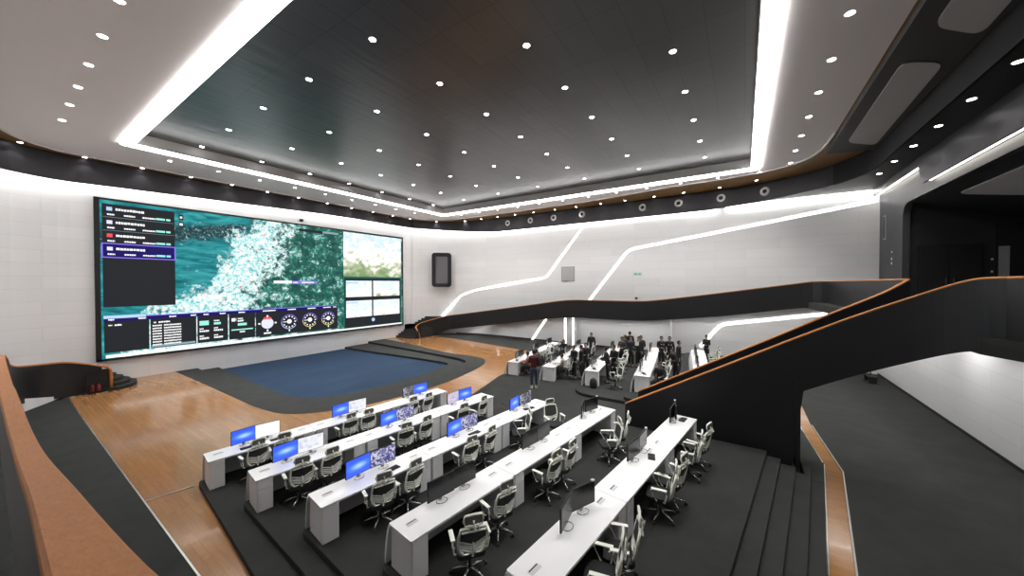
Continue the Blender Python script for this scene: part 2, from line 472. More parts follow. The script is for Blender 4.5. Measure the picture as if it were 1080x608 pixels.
# lower treads carry on past the stair wall to the plank strip
for k, (xa, xb) in enumerate(((12.0, 13.0), (12.0, 12.5))):
    b = backs[k]; sl = (b[1][1] - b[0][1]) / (b[1][0] - b[0][0])
    ya = b[0][1] + (xa - .34 - b[0][0]) * sl; yb = b[0][1] + (xb - b[0][0]) * sl
    struct(MB().plate([(11.66, ya), (xb, yb), (xb, -1.36), (11.66, -1.36)], [], .0 if k == 0 else .125, .13 * (k + 1)).build('floor_tread', 'carpet'))
# landing at the foot of the central stair
0 and struct(MB().plate(roundpoly([(11.68, 6.1), (14.3, 6.4), (14.3, -1.2), (11.68, -1.2)], 0), [], 0, .13).build('floor_stair_landing', 'carpet'))
# far tiered platform
fy = [10.9, 8.5, 6.2, 3.9, 1.55]; fx = [16.0, 15.6, 15.5, 15.35, 15.2]
for k in range(5):
    x0 = [11.67, 11.67, 14.35, 14.4, 14.45][k]; y1 = fy[k] + .3; x1 = 24.6 + .2 * k
    xs_ = {0: 15.4, 1: 15.0}.get(k, x0)
    pts = ([(xs_, 11.1), (12.3, 10.3), (11.67, 10.55)] if k == 0 else [(xs_, y1 + (xs_ - fx[k]) * .126), (11.67, 8.35)] if k == 1 else [(x0, y1 + (x0 - fx[k]) * .126)]) + [(x0, -.6), (x1, -.6), (x1, y1 + (x1 - fx[k]) * .126)]
    struct(MB().plate(roundpoly(pts, ([.0] * (len(pts) - 4)) + [.9 if k == 2 else .3, 0, 0, .3]), [], 0 if k == 0 else .13 * k - .005, .13 * (k + 1)).build('floor_tier_far', 'carpet', bevel=.012))

# ------------------------------------------------------------------ walls
def wall_ribbon(name, path, z0, z1, m='wall', t=.15):
    k = len(path); s = [0]
    for i in range(1, k): s.append(s[-1] + math.dist(path[i], path[i - 1]))
    b = MB().wallstrip([(x, y, z1, z0) for x, y in path], t)
    o = b.build(name, m)
    me = o.data; uv = me.uv_layers.new(name='UVMap')
    for lp in me.loops:
        vi = lp.vertex_index; uv.data[lp.index].uv = (s[vi // 4], me.vertices[vi].co.z)
    return struct(o)
off = .075
wallpath = [(-1.6, 20.5)] + catmull([(-1.6, 22.0), (-1.35, 24.9), (-.4, 26.9), (1.6, YW), (4.5, YW), (13, YW), (22.7, YW), (24.0, YW - .25), (25.6, 26.9), (26.9, 25.3), (27.65, 22.8), (27.9, 20), (27.9, 10), (27.9, 0), (27.9, YR)], 5)
# push outwards by half the thickness
def offset(path, d):
    out = []; k = len(path)
    for i in range(k):
        a = Vector(path[max(i - 1, 0)][:2]); b = Vector(path[min(i + 1, k - 1)][:2]); t = (b - a).normalized()
        n = Vector((-t.y, t.x)); p = Vector(path[i][:2]) + n * d; out.append((p.x, p.y) + tuple(path[i][2:]))
    return out
wall_ribbon('wall_screen_side', offset(wallpath, off), -.45, 12.3)
wall_ribbon('wall_left', [(-1.675, -6.4), (-1.675, 20.55)], 0, 12.3)
wall_ribbon('wall_gallery_lower', [(27.9, YR - off), (-1.7, YR - off)], 0, 3.9)
struct(MB().box(-1.7, 31, -11.6, -11.4, 0, 12.4).build('wall_back', 'portal'))
struct(MB().box(27.95, 28.1, -11.4, -6.4, 0, 12.3).build('wall_far_side', 'portal'))
# low white wall below the left stair
struct(MB().wallstrip([(-1.5, 20.6, .95, 0), (.72, 24.1, .60, 0), (1.95, 26.0, .05, 0), (2.1, 26.25, .02, 0)], .1).build('wall_left_stair', 'desk_side'))
bb = offset(wallpath, -.02)
i0 = min(range(len(bb)), key=lambda i: abs(bb[i][0] - 1.6)); 
trim_strip([p for p in bb if p[0] > 27.0 and p[1] > -6][:], .03, .0, .10, 'black2')
trim_strip([(27.8, YR + .02), (6, YR + .02)], .03, .0, .10, 'black2')
trim_strip([(.75, 24.05), (1.98, 25.95), (2.12, 26.2)], .13, .0, .03, 'black2')

# portal face with the large rounded opening
def vplate(outer, holes, y0, y1):
    b = MB().plate(outer, holes, 0, 1)
    b.v = [(x, y1 + (y0 - y1) * z, zz) for x, zz, z in b.v]
    return b
face = [(-1.7, 3.95), (28.0, 3.95), (28.0, 10.12), (21.75, 10.12), (21.35, 9.35), (-1.7, 9.35)]
hole = roundpoly([(9, 4.0), (24.5, 4.0), (24.5, 8.98), (9, 8.98)], [0, 0, .75, .5], 8)
struct(vplate(face, [hole], YR, YR - .25).build('wall_gallery_portal', 'portal'))
# dark upper fascia in front of the portal, its lower edge hiding the cove lamp
up_f = [(-1.7, 9.28), (21.25, 9.28), (21.62, 10.08), (27.7, 10.08), (27.7, 10.75), (-1.7, 10.75)]
struct(vplate(up_f, [], YR + .33, YR + .25).build('wall_gallery_upper', 'band'))
# recess behind the portal
struct(MB().box(24.6, 24.8, -10.8, YR - .25, 3.95, 9.2).build('wall_recess_end', 'recess'))
struct(MB().box(9, 24.8, -10.9, -10.7, 3.95, 9.2).build('wall_recess_back', 'recess'))
b = MB().add([(8.9, YR - .25, 9.0), (24.7, YR - .25, 9.0), (24.7, -10.75, 7.75), (8.9, -10.75, 7.75), (8.9, YR - .25, 9.15), (24.7, YR - .25, 9.15), (24.7, -10.75, 7.9), (8.9, -10.75, 7.9)],
             [(0, 1, 2, 3), (7, 6, 5, 4), (0, 4, 5, 1), (1, 5, 6, 2), (2, 6, 7, 3), (3, 7, 4, 0)])
struct(b.build('ceiling_recess', 'recess'))
sl = -(1.25) / (10.75 - 6.65)
poly = roundpoly([(18.6, -7.2), (21.8, -7.2), (20.2, -9.6), (15.5, -9.6), (14.4, -7.2)], .45)
b = MB().plate(poly, [], 0, .03); b.v = [(x, y, 9.0 + (y + 6.65) * (-sl) * 1.0 - .04 + z) for x, y, z in b.v]
tag(b.build('ceiling_panel', 'fabric'), 'pale grey rounded panel on the sloping recess ceiling above the dark doors', 'ceiling panel')

# ------------------------------------------------------------------ gallery floor, doors
struct(MB().plate([(-1.6, YR), (-1.6, -3.0), (2, -4.6), (7, -4.62), (10.4, -4.25), (11.1, -4.0), (13.35, -4.0), (14.3, -3.85), (26.0, -3.1), (27.8, -2.0), (27.8, YR)], [], 3.75, 4.1).build('floor_gallery', 'carpet'))
struct(MB().box(9, 24.6, -10.7, YR, 3.9, 4.1).build('floor_recess', 'carpet'))
dr = empty('double_door', (24.6, -7.93, 4.1))
MB().box(-.03, 0, -1.02, 1.02, 0, 2.86).build('door_frame', 'black', dr)
for s in (-1, 1):
    d = MB().box(-.06, -.03, min(s * .01, s * .93), max(s * .01, s * .93), 0.01, 2.78).build('door_leaf', 'black2', dr, bevel=.004)
    h = MB().box(-.11, -.06, s * .12 - .025, s * .12 + .025, 1.02, 1.32).build('handle', 'chrome', d)
tag(dr, 'tall black double door with steel pull handles at the gallery recess end', 'door')
d2 = empty('side_door', (24.6, -9.75, 4.1))
MB().box(-.04, 0, -.62, .52, 0, 3.7).build('door_frame', 'black2', d2)
MB().box(-.06, -.04, .12, .42, 0.02, 2.7).build('glass_panel', 'grey', d2)
b = MB()
for z in (1.55, 2.1): b.box(-.05, -.02, .56, .62, z, z + .08)
b.build('wall_switch', 'trim_white', d2)
tag(d2, 'black side doorway with a narrow grey leaf right of the double door', 'door')
b = MB()
for z in (6.15, 6.38): b.box(25.85, 25.95, YR, YR + .02, z, z + .12)
b.box(25.84, 25.93, YR, YR + .02, 6.75, 6.83)
tag(b.build('wall_switch', 'trim_white'), 'cluster of small white switches on the grey portal beside the opening', 'switch')
v = empty('wall_vent', (27.0, YR, 8.2))
MB().box(-.17, .17, 0, .03, -.65, .65).build('frame', 'grey', v)
MB().box(-.11, .11, .03, .04, -.58, .58).build('slot', 'black2', v)
tag(v, 'tall narrow vent slot high on the grey portal wall', 'vent')

# ------------------------------------------------------------------ ceilings
struct(MB().box(-2, 31, -11.6, 28.4, 12.32, 12.5).build('ceiling', 'black2'))
soff = [(.12, -3.2), (.12, 23.4)] + catmull([(.12, 23.4), (.38, 24.9), (.95, 26.05), (1.6, 26.65), (2.6, 27.0), (6.7, 26.92), (19.3, 26.85), (22.5, 26.7), (24.3, 26.0), (25.3, 24.6), (25.7, 22.3), (25.65, 11.5), (25.25, 7), (24.85, 4.4), (24.6, .2), (23.9, -1.9), (22.4, -2.95), (19.7, -3.2)], 4)
hole = roundpoly([(3.38, -.74), (23.65, -.74), (23.65, 23.28), (3.38, 23.28)], .3, 4)
hole2 = roundpoly([(3.81, -.31), (23.2, -.31), (23.2, 22.85), (3.81, 22.85)], .1, 3)
struct(MB().plate(soff, [hole], 11.5, 11.62).build('ceiling_soffit', 'soffit'))
struct(MB().wallstrip([(x, y, 12.32, 11.56) for x, y in hole2 + hole2[:1]], .03).build('ceiling_cheek', 'cheek'))
struct(MB().box(3.82, 23.19, -.3, 22.84, 12.0, 12.1).build('ceiling_dark_panels', 'ceil'))
lc = MB().plate(hole, [hole2], 11.43, 11.50).build('light_cove', 'strip')
MB().plate(hole, [hole2], 11.502, 11.55).build('added_light_block', 'cheek', lc)  # added opaque plate; keeps the band's upward light off the dark ceiling edges
tag(lc, 'long rectangular white light band framing the dark central ceiling', 'ceiling light')
# lip of the soffit
b = MB().wallstrip([(x, y, 11.62, 11.44) for x, y in offset(soff[1:], -.03)], .05)
trim += 1
struct(b.build('trim_%d' % trim, 'soffit'))
fas = [(-1.2, -4.6), (-1.2, 20)] + catmull([(-1.2, 22.0), (-.95, 24.7), (0, 26.5), (1.9, 27.55), (4.5, 27.6), (13, 27.6), (22.5, 27.6), (23.9, 27.3), (25.3, 26.5), (26.5, 25.0), (27.3, 22.6), (27.55, 20), (27.6, 10), (27.6, 4), (27.45, 1), (26.9, -1.5), (25.6, -3.5), (24.2, -4.5), (22.6, -5.0), (20, -5.0)], 5) + [(-1.2, -5.0)]
def zb(x, y):
    if y > 26 and x < 24:
        t = min(1, max(0, (x - 2) / 14.)); return 10.22 + .5 * t
    if x > 22 and y > 20: return 10.22 + .5 * min(1, max(0, (y - 20) / 6.5))
    return 10.22 if y > 2 else 10.22 + min(.2, (2 - y) * .04)
fpath = [(x, y, 11.56, zb(x, y)) for x, y in fas]
sp_ = max(i for i, p in enumerate(fpath) if p[1] > -4.0 and p[0] > 20)
struct(MB().wallstrip(fpath[:sp_ + 1], .08).build('wall_fascia', 'band'))
struct(MB().wallstrip(fpath[sp_:], .08).build('wall_fascia_gallery', 'matte'))
wp = [(x, y) for x, y in fas]
def area_of(l): return 0
struct(MB().plate(wp, [soff], 11.5, 11.6).build('ceiling_wood', 'wood_soffit'))
# dark slab with pale rounded panels, beside the white soffit
struct(MB().plate([(-1.1, -4.95), (22.6, -4.95), (22.1, -3.26), (-1.1, -3.26)], [], 11.3, 11.5).build('ceiling_slab', 'slab'))
def lozenge(x0, x1, name_label):
    p = roundpoly([(x0, -3.62), (x1, -3.72), (x1 + 1.05, -4.82), (x0 + .7, -4.6)], .42, 6)
    return tag(MB().plate(p, [], 11.27, 11.31).build('ceiling_panel', 'fabric'), name_label, 'ceiling panel', 'pale lozenge panels on the dark slab')
lozenge(14.0, 20.7, 'pale grey rounded ceiling panel whose far end nears the wood soffit')
lozenge(5.9, 12.5, 'pale grey rounded ceiling panel cut by the upper right picture edge')
# lower black ceiling over the gallery side
low = [(x, y) for x, y in fas if y < 1.2 and x > 19.9] + [(-1.5, -5.0), (-1.5, YR + .3), (27.55, YR + .3), (27.55, 1.1)]
struct(MB().plate(low, [], 10.42, 10.5).build('ceiling_gallery', 'black2'))

# cove lamps hidden behind the fascia
def coverun(name, path, w, label, m='cove'):
    o = MB().wallstrip(path, w).build(name, m)
    return tag(o, label, 'cove light')
cp = [(x, y, zb(x, y) + .16, zb(x, y) + .10) for x, y in offset([p for p in fas if p[1] > 1.0], .2)]
coverun('cove_light', cp, .16, 'hidden cove light washing the white wall below the dark fascia')
coverun('cove_light', [(27.75, 1.0, 10.36, 10.3), (27.75, YR + .1, 10.42, 10.36)], .16, 'straight cove light along the far wall end by the grey portal')
coverun('cove_light', [(27.6, YR + .13, 10.18, 10.13), (21.75, YR + .13, 10.18, 10.13)], .13, 'short upper cove light over the grey portal next to the corner', 'cove_warm')
coverun('cove_light', [(21.2, YR + .13, 9.40, 9.35), (6, YR + .13, 9.40, 9.35)], .13, 'long lower cove light over the gallery recess opening', 'cove_warm')

# ------------------------------------------------------------------ downlights
ring_prof = [(.05, -.002), (.085, -.012), (.10, -.006), (.10, .0)]
def make_downlight():
    o = MB().lathe(ring_prof, 16).build('recessed_downlight', 'trim_white', smooth=True)
    MB().cyl(0, 0, -.012, -.001, .078, n=16).build('lens', 'lamp', o)
    return o
DL = make_downlight()
first = [True]
def downlight(x, y, z, label, group, power=60, angle=120, s=1.15, blend=.6):
    if first[0]: o = DL; first[0] = False
    else:
        o = DL.copy(); col.objects.link(o)
        for c in [c for c in bpy.data.objects if c.parent == DL and c.type == 'MESH']:
            k = c.copy(); k.parent = o; col.objects.link(k)
    o.location = (x, y, z); o.scale = (s, s, s)
    tag(o, label, 'downlight', group)
    if power:
        ld = bpy.data.lights.get('spot_%d_%d' % (power, angle))
        if not ld:
            ld = bpy.data.lights.new('spot_%d_%d' % (power, angle), 'SPOT')
            ld.energy = power; ld.spot_size = R(angle); ld.spot_blend = blend; ld.shadow_soft_size = .06; ld.color = (1, .98, .95)
        l = bpy.data.objects.new('lamp', ld); col.objects.link(l); l.parent = o; l.location = (0, 0, -.03)
    return o
ORD = ['first', 'second', 'third', 'fourth', 'fifth', 'sixth', 'seventh', 'eighth', 'ninth', 'tenth', 'eleventh', 'twelfth', 'thirteenth', 'fourteenth', 'fifteenth', 'sixteenth', 'seventeenth', 'eighteenth', 'nineteenth', 'twentieth', 'twenty-first', 'twenty-second']
for j in range(7):
    for i in range(7):
        downlight(6.05 + 2.585 * i, 22.4 - 3.44 * j, 12.0, 'downlight in dark central ceiling, %s row from video wall, %s from the left' % (ORD[j], ORD[i]), 'downlights in the dark central ceiling', 400, 52)
for i, y in enumerate([21.85, 19.75, 17.75, 15.7, 13.6, 11.6]):
    downlight(1.74, y, 11.5, 'downlight in the left white soffit, %s from the video wall' % ORD[i], 'downlights in the left white soffit', 150, 110)
for i in range(9):
    downlight(5.34 + 2.0 * i, 24.54, 11.5, 'downlight in white soffit beside the video wall, %s from the left' % ORD[i], 'downlights in the white soffit by the video wall', 150, 110, 1.)
for i in range(12):
    downlight(24.3, 21.6 - 2.03 * i, 11.5, 'downlight in white soffit along the far wall, %s from the corner' % ORD[i], 'downlights in the white soffit by the far wall', 150, 110, 1.)
for i in range(7):
    downlight(23.4 - 2.03 * i, -2.04, 11.5, 'downlight in the right white soffit, %s from the far corner' % ORD[i], 'downlights in the right white soffit', 150, 110)
wd = [(.97, 26.79), (2.85, 27.3), (4.84, 27.28), (6.83, 27.22), (8.8, 27.2), (10.81, 27.2), (12.8, 27.2), (14.92, 27.21), (17.0, 27.25), (18.98, 27.22), (21.04, 27.2), (23.0, 27.1), (25.46, 26.03), (26.9, 23.49), (26.95, 21.44), (26.95, 19.45), (26.98, 17.52), (26.95, 15.53), (27.0, 13.48), (27.0, 11.52), (27.0, 9.46), (27.0, 7.54), (26.98, 5.43), (26.95, 3.48), (26.8, 1.33), (26.2, -.64)]
for i, (x, y) in enumerate(wd):
    t = 'downlight in wood soffit above the video wall, %s from the left' % ORD[i] if i < 12 else 'downlight in wood soffit along the far wall, %s from the corner' % ORD[i - 12]
    downlight(x, y, 11.5, t, 'downlights in the wood soffit', 28, 100, 1.)
for i in range(6):
    downlight(23.62 - 2.02 * i, -5.38, 10.42, 'downlight in the black gallery ceiling, %s from the far corner' % ORD[i], 'downlights in the black gallery ceiling', 45, 110)
# lights under the gallery and the stair ramps
for i, (x, y, z) in enumerate([(26.4, 22.2, 1.05), (26.4, 19.0, 1.46), (26.4, 16.3, 1.86), (26.4, 13.6, 2.30), (26.4, 11.0, 2.56), (26.4, 9.0, 2.61), (26.4, 7.0, 2.63), (26.4, 5.7, 2.68), (26.4, 3.2, 2.98), (26.4, 1.4, 3.26), (26.4, -.4, 3.52), (26.4, -2.6, 3.74)]):
    downlight(x, y, z, 'small downlight under the far ramp, %s from the video wall' % ORD[i], 'downlights under the far ramp', 34, 160, .9, .4)
for i in range(5):
    downlight(25.0 - 3.6 * i, -5.3, 3.75, 'small downlight under the gallery floor, %s from the far wall' % ORD[i], 'downlights under the gallery floor', 90, 160, .9, .4)

# ------------------------------------------------------------------ light strips and fittings on the far wall
def strip_on_wall(pts, w, label):
    """lit groove on the wall x = XW; pts (y, z)"""
    k = len(pts); vs = []
    for i in range(k):
        a = Vector(pts[max(i - 1, 0)]); c = Vector(pts[min(i + 1, k - 1)]); d = (c - a).normalized(); n = Vector((-d.y, d.x)) * w / 2
        p = Vector(pts[i])
        for sx in (XW - .03, XW + .01):
            for sgn in (1, -1): vs.append((sx, p.x + n.x * sgn, p.y + n.y * sgn))
    fs = []
    for i in range(k - 1):
        a = i * 4; c = a + 4
        fs += [(a, a + 1, c + 1, c), (a + 2, c + 2, c + 3, a + 3), (a, c, c + 2, a + 2), (a + 1, a + 3, c + 3, c + 1)]
    fs += [(0, 2, 3, 1), (4 * k - 4, 4 * k - 3, 4 * k - 1, 4 * k - 2)]
    return tag(MB().add(vs, fs).build('light_strip', 'wallstrip'), label, 'light strip', 'slanting light strips on the far wall')
def bendpath(pts, r): 
    out = [pts[0]]
    for i in range(1, len(pts) - 1):
        p = Vector(pts[i]); a = Vector(pts[i - 1]); b = Vector(pts[i + 1])
        p0 = p + (a - p).normalized() * r; p1 = p + (b - p).normalized() * r
        for j in range(6):
            t = j / 5; out.append(tuple(p0 * (1 - t) ** 2 + p * 2 * t * (1 - t) + p1 * t * t))
    out.append(pts[-1]); return out
def on_curve_fix(o):
    # follow the curved wall for y > 20
    for v in o.data.vertices:
        y = v.co.y
        if y > 19.5:
            best = min(range(len(wallpath) - 1), key=lambda i: 0 if min(wallpath[i][1], wallpath[i + 1][1]) <= y <= max(wallpath[i][1], wallpath[i + 1][1]) and wallpath[i][0] > 20 else 1)
            a, b2 = wallpath[best], wallpath[best + 1]
            t = (y - a[1]) / (b2[1] - a[1]) if b2[1] != a[1] else 0
            v.co.x += (a[0] + (b2[0] - a[0]) * t) - XW
lo = strip_on_wall(bendpath([(26.3, 1.5), (24.4, 3.95), (23, 4.45), (22, 4.65), (14.75, 5.72), (11.38, 9.84), (11.2, 10.1)], .35), .14, 'stepped light strip rising left to right nearest the video wall')
on_curve_fix(lo)
strip_on_wall(bendpath([(10.75, 3.7), (7.5, 7.83), (1.31, 8.73), (-6.3, 9.86)], .5), .155, 'long light strip bending toward the grey portal on the upper wall')
strip_on_wall([(16.21, .0), (14.77, 1.99)], .14, 'short slanting light strip under the ramp left of the column')
strip_on_wall(bendpath([(2.5, .7), (1.29, 2.36), (-4.6, 3.42)], .5), .18, 'curved light strip under the ramp behind the central stair')

p = empty('wall_speaker', (25.68, 25.50, 6.58), R(-45 + 0))
p.rotation_euler = (0, 0, math.atan2(24.8 - 26.22, 26.27 - 24.93))
ob = MB(); outer = rrect(-.98, .98, -1.74, 1.74, .3); inner = rrect(-.6, .6, -1.38, 1.38, .08)
pl = MB().plate(outer, [inner], 0, .14); pl.v = [(x, -z, y) for x, y, z in pl.v]
pl.build('frame', 'band', p)
pl = MB().plate(inner, [], 0, .05); pl.v = [(x, -z, y) for x, y, z in pl.v]
pl.build('grille', mat('speaker_cloth', (.16, .16, .17), .8), p)
p.location = (25.86, 25.72, 6.58)
tag(p, 'tall black framed speaker panel with grey mesh on the curved corner wall', 'speaker')
pn = empty('access_panel', (XW, 12.65, 6.0))
MB().box(-.03, 0, -.62, .62, -.64, .64).build('frame', 'grey', pn)
MB().box(-.045, -.03, -.54, .54, -.56, .56).build('grille', mat('panel_grey', (.45, .45, .46), .6), pn)
tag(pn, 'square light grey access panel on the far white wall', 'panel')
ex = empty('exit_sign', (XW, 6.82, 5.92))
MB().box(-.04, 0, -.34, .34, -.14, .14).build('sign_plate', 'trim_white', ex)
b = MB()
for y, w in ((.20, .05), (.08, .08), (-.16, .1)): b.box(-.045, -.04, y - w, y + w, -.09, .05)
b.build('pictogram', 'green', ex)
tag(ex, 'small white sign with green running figure marks on the far wall', 'sign')
cm = empty('wall_camera', (XW - .12, 6.87, 4.05))
MB().lathe([(0, .08), (.09, .06), (.11, 0), (.09, -.07), (0, -.1)], 14).build('dome', 'black2', cm, smooth=True)
MB().box(0, .12, -.05, .05, -.04, .04).build('bracket', 'grey', cm)
tag(cm, 'small dark dome camera on the far wall just above the ramp', 'camera')
cm = empty('wall_camera', (13.3, YW - .15, 10.0))
MB().lathe([(0, .1), (.12, .08), (.14, 0), (.11, -.09), (0, -.13)], 14).build('dome', 'black2', cm, smooth=True)
MB().box(-.05, .05, 0, .15, -.04, .04).build('bracket', 'grey', cm)
tag(cm, 'small dark dome camera on the wall above the video screen', 'camera')
# round air nozzles on the fascia
nzl = None
for i, y in enumerate([18.7, 16.2, 13.86, 11.23, 6.38, 3.9, 1.28, -1.1]):
    x = 27.56 if y > 3 else (27.48 if y > 0 else 27.0)
    if nzl is None:
        o = MB().lathe([(.13, -.01), (.13, .06), (.18, .09), (.25, .07), (.28, 0), (.25, -.02)], 24).build('air_nozzle', 'trim_white', smooth=True)
        MB().cyl(0, 0, -.02, .02, .13).build('bore', 'black2', o)
        MB().lathe([(.0, .07), (.04, .06), (.05, .02)], 12).build('core', 'black2', o)
        nzl = o
    else: o = dup(nzl)
    o.location = (x, y, 10.93); o.rotation_euler = (0, R(-90), R(-25) if y < 0 else (R(-8) if y < 2 else 0))
    tag(o, 'round white air nozzle on the dark fascia, %s from the video wall' % ORD[i], 'air nozzle', 'air nozzles on the dark fascia')
# columns beneath the ramp
c = empty('column', (27.2, 12.1, 0))
MB().box(-.3, .3, -.42, .42, 0, 2.42).build('shaft', 'desk_side', c)
for s, w in ((1, .16), (-1, .09)):
    MB().box(-.32, -.28, min(s * .42, s * (.42 - w)), max(s * .42, s * (.42 - w)), 0, 2.42).build('light_strip', 'wallstrip', c)
tag(c, 'white column with two vertical light strips under the ramp', 'column')
c = MB().box(26.9, 27.4, 4.25, 4.85, 0, 2.6).build('column', 'desk_side', bevel=.02)
tag(c, 'plain white column under the ramp behind the standing group', 'column')

# ------------------------------------------------------------------ video wall
LX0, LX1, LZ0, LZ1 = 3.2, 22.72, 1.18, 9.68
led = empty('video_wall', (0, 0, 0))
yf = YW - .12
b = MB()
for a in ((LX0 - .03, LX0 + .16, LZ0 - .03, LZ1 + .03), (LX1 - .07, LX1 + .03, LZ0 - .03, LZ1 + .03), (LX0, LX1, LZ0 - .03, LZ0 + .08), (LX0, LX1, LZ1 - .08, LZ1 + .03)):
    b.box(a[0], a[1], yf - .03, YW, a[2], a[3])
b.build('bezel', 'black2', led)
def card(parent, name, x0, x1, z0, z1, m, d, local=False):
    y = yf - .002 - d * .004
    return MB().add([(x0, y, z0), (x1, y, z0), (x1, y, z1), (x0, y, z1), (x0, yf + .01, z0), (x1, yf + .01, z0), (x1, yf + .01, z1), (x0, yf + .01, z1)],
                    [(0, 1, 2, 3), (7, 6, 5, 4), (0, 4, 5, 1), (1, 5, 6, 2), (2, 6, 7, 3), (3, 7, 4, 0)]).build(name, m, parent)
def cards(parent, name, rects, m, d):
    b = MB(); y = yf - .002 - d * .004
    for x0, x1, z0, z1 in rects: b.box(x0, x1, y, y + .01, z0, z1)
    return b.build(name, m, parent)
scr = card(led, 'map_display', LX0 + .12, LX1 - .06, LZ0 + .05, LZ1 - .05, 'map', 0)
side = card(led, 'list_panel', 3.44, 6.23, 3.97, 9.42, 'ui_dark', 1)
def glyphs(x, z, w, h, gap=.35, r=None):
    """a run of small bars standing in for a line of unreadable characters"""
    rr = r or random; out = []; cx = x
    while cx < x + w:
        cw = h * rr.uniform(.55, .95)
        out.append((cx, min(cx + cw, x + w), z + rr.uniform(0, .15) * h, z + h * rr.uniform(.85, 1.0)))
        cx += cw + h * gap * .45
    return out
wh = []; cy = []
for k in range(4):
    z = 9.10 - .70 * k
    wh += glyphs(3.92, z, 1.08, .13)
    for gx, gw in ((3.62, .26), (4.22, .42), (4.92, .5)): wh += glyphs(gx, z - .27, gw, .09)
    cy += [(5.45, 5.82, z - .26, z - .15), (5.87, 6.05, z - .26, z - .15)]
cards(side, 'list_text', wh, 'ui_white', 3)
cards(side, 'list_status', cy, 'ui_cyan', 3)
for k, m in enumerate(('ui_blue', 'ui_lilac', 'ui_red', 'ui_lilac')):
    card(side, 'list_icon', 3.60, 3.80, 9.07 - .7 * k, 9.26 - .7 * k, m, 3)
card(side, 'selected_row', 3.42, 6.24, 6.60, 7.34, 'ui_navy', 1.6)
cards(side, 'selection_border', [(3.40, 6.26, 7.31, 7.36), (3.40, 6.26, 6.58, 6.63), (3.40, 3.45, 6.6, 7.34), (6.21, 6.26, 6.6, 7.34)], 'ui_purple', 2)
cards(side, 'divider', [(3.46, 6.2, 8.72 + 0, 8.735), (3.46, 6.2, 8.02, 8.035)], 'ui_grey', 2)
cards(led, 'map_buttons', [(6.42, 6.62, 8.98, 9.30), (6.42, 6.62, 8.58, 8.88)], 'ui_dark', 1)
cards(led, 'map_button_icon', [(6.47, 6.57, 9.08, 9.2), (6.45, 6.59, 8.66, 8.80)], 'ui_white', 2)
cards(led, 'top_bar', [(13.1, 15.96, 9.16, 9.36)], 'ui_dark', 1)
cards(led, 'search_box', [(14.9, 16.2, 9.20, 9.36)] , 'ui_grey', 2)
cards(led, 'map_label', [(11.4, 12.6, 5.22, 5.42)], 'ui_white', 2)
cards(led, 'map_tag', [(12.6, 14.4, 5.18, 5.40)], 'ui_purple', 1.5)
cards(led, 'map_tag_text', glyphs(12.7, 5.24, .3, .1) + glyphs(13.3, 5.24, .9, .1), 'ui_white', 2.5)
cards(led, 'footer_bar', [(3.44, 16.05, 3.20, 3.42)], 'ui_navy', 1)
cards(led, 'footer_line', [(5.0, 16.05, 3.40, 3.44)], 'ui_purple', 1.6)
cards(led, 'footer_highlight', [(3.44, 5.0, 3.36, 3.52)], 'ui_blue', 1.8)
ft = []
for gx, gw in ((3.6, .22), (4.7, .3), (5.95, .3), (6.9, .25), (7.5, .25), (8.3, .3), (9.3, .35), (10.7, .8), (12.3, .55), (13.7, .6), (14.9, .6), (15.7, .25)): ft += glyphs(gx, 3.25, gw, .09)
cards(led, 'footer_text', ft, 'ui_white', 2)
P = {}
for nm, (a, c) in dict(P1=(3.45, 5.12), P2=(5.17, 7.15), P3=(7.2, 8.72), P4=(8.78, 10.23), P5=(10.28, 16.07)).items():
    P[nm] = card(led, 'data_panel', a, c, 1.55, 3.20, 'ui_dark', 1)
cards(P['P1'], 'panel_text', glyphs(3.6, 2.97, .14, .07) + glyphs(3.82, 2.95, .25, .10), 'ui_white', 2)
rows = []
for k in range(8):
    z = 2.78 - .155 * k
    rows += glyphs(5.25, z, .38, .085) + glyphs(5.72, z, .74, .085)
cards(P['P2'], 'panel_text', rows + glyphs(5.3, 2.96, .1, .08) + glyphs(5.5, 2.96, .48, .10), 'ui_white', 3)
cards(P['P2'], 'panel_footer', [(5.2, 7.1, 1.6, 1.72)], 'ui_grey', 2)
cards(P['P3'], 'status_block', [(7.3, 7.75, 2.62, 2.9), (8.0, 8.35, 2.62, 2.76)], 'ui_cyan', 2)
t3 = []
for x in (7.3, 8.0):
    for z in (2.2, 1.75): t3 += glyphs(x, z + .17, .2, .08) + glyphs(x, z, .45, .12)
cards(P['P3'], 'panel_text', t3 + glyphs(8.0, 2.82, .28, .09), 'ui_white', 2)
cards(P['P4'], 'status_block', [(9.25, 9.75, 2.42, 2.58), (8.9, 10.1, 2.12, 2.2)], 'ui_cyan', 2)
cards(P['P4'], 'panel_text', glyphs(8.92, 2.72, .25, .22) + glyphs(9.25, 2.85, .28, .08) + glyphs(9.25, 2.68, .33, .12) + glyphs(9.35, 1.95, .3, .11), 'ui_white', 2)
def disc(parent, name, cx, cz, r0, r1, m, d, a0=0, a1=360, n=28):
    y = yf - .002 - d * .004; vs = []; fs = []
    for j in range(n + 1):
        a = R(a0 + (a1 - a0) * j / n)
        for r in (r0, r1):
            vs.append((cx + r * math.cos(a), y, cz + r * math.sin(a))); vs.append((cx + r * math.cos(a), y + .008, cz + r * math.sin(a)))
    for j in range(n):
        i = j * 4; fs += [(i, i + 2, i + 6, i + 4), (i + 1, i + 5, i + 7, i + 3), (i + 2, i + 3, i + 7, i + 6), (i, i + 4, i + 5, i + 1)]
    return MB().add(vs, fs).build(name, m, parent)
g = disc(P['P5'], 'compass_dial', 10.98, 2.42, 0.001, .38, 'ui_lilac', 2)
disc(P['P5'], 'compass_north', 10.98, 2.42, .3, .46, 'ui_red', 3, 55, 125)
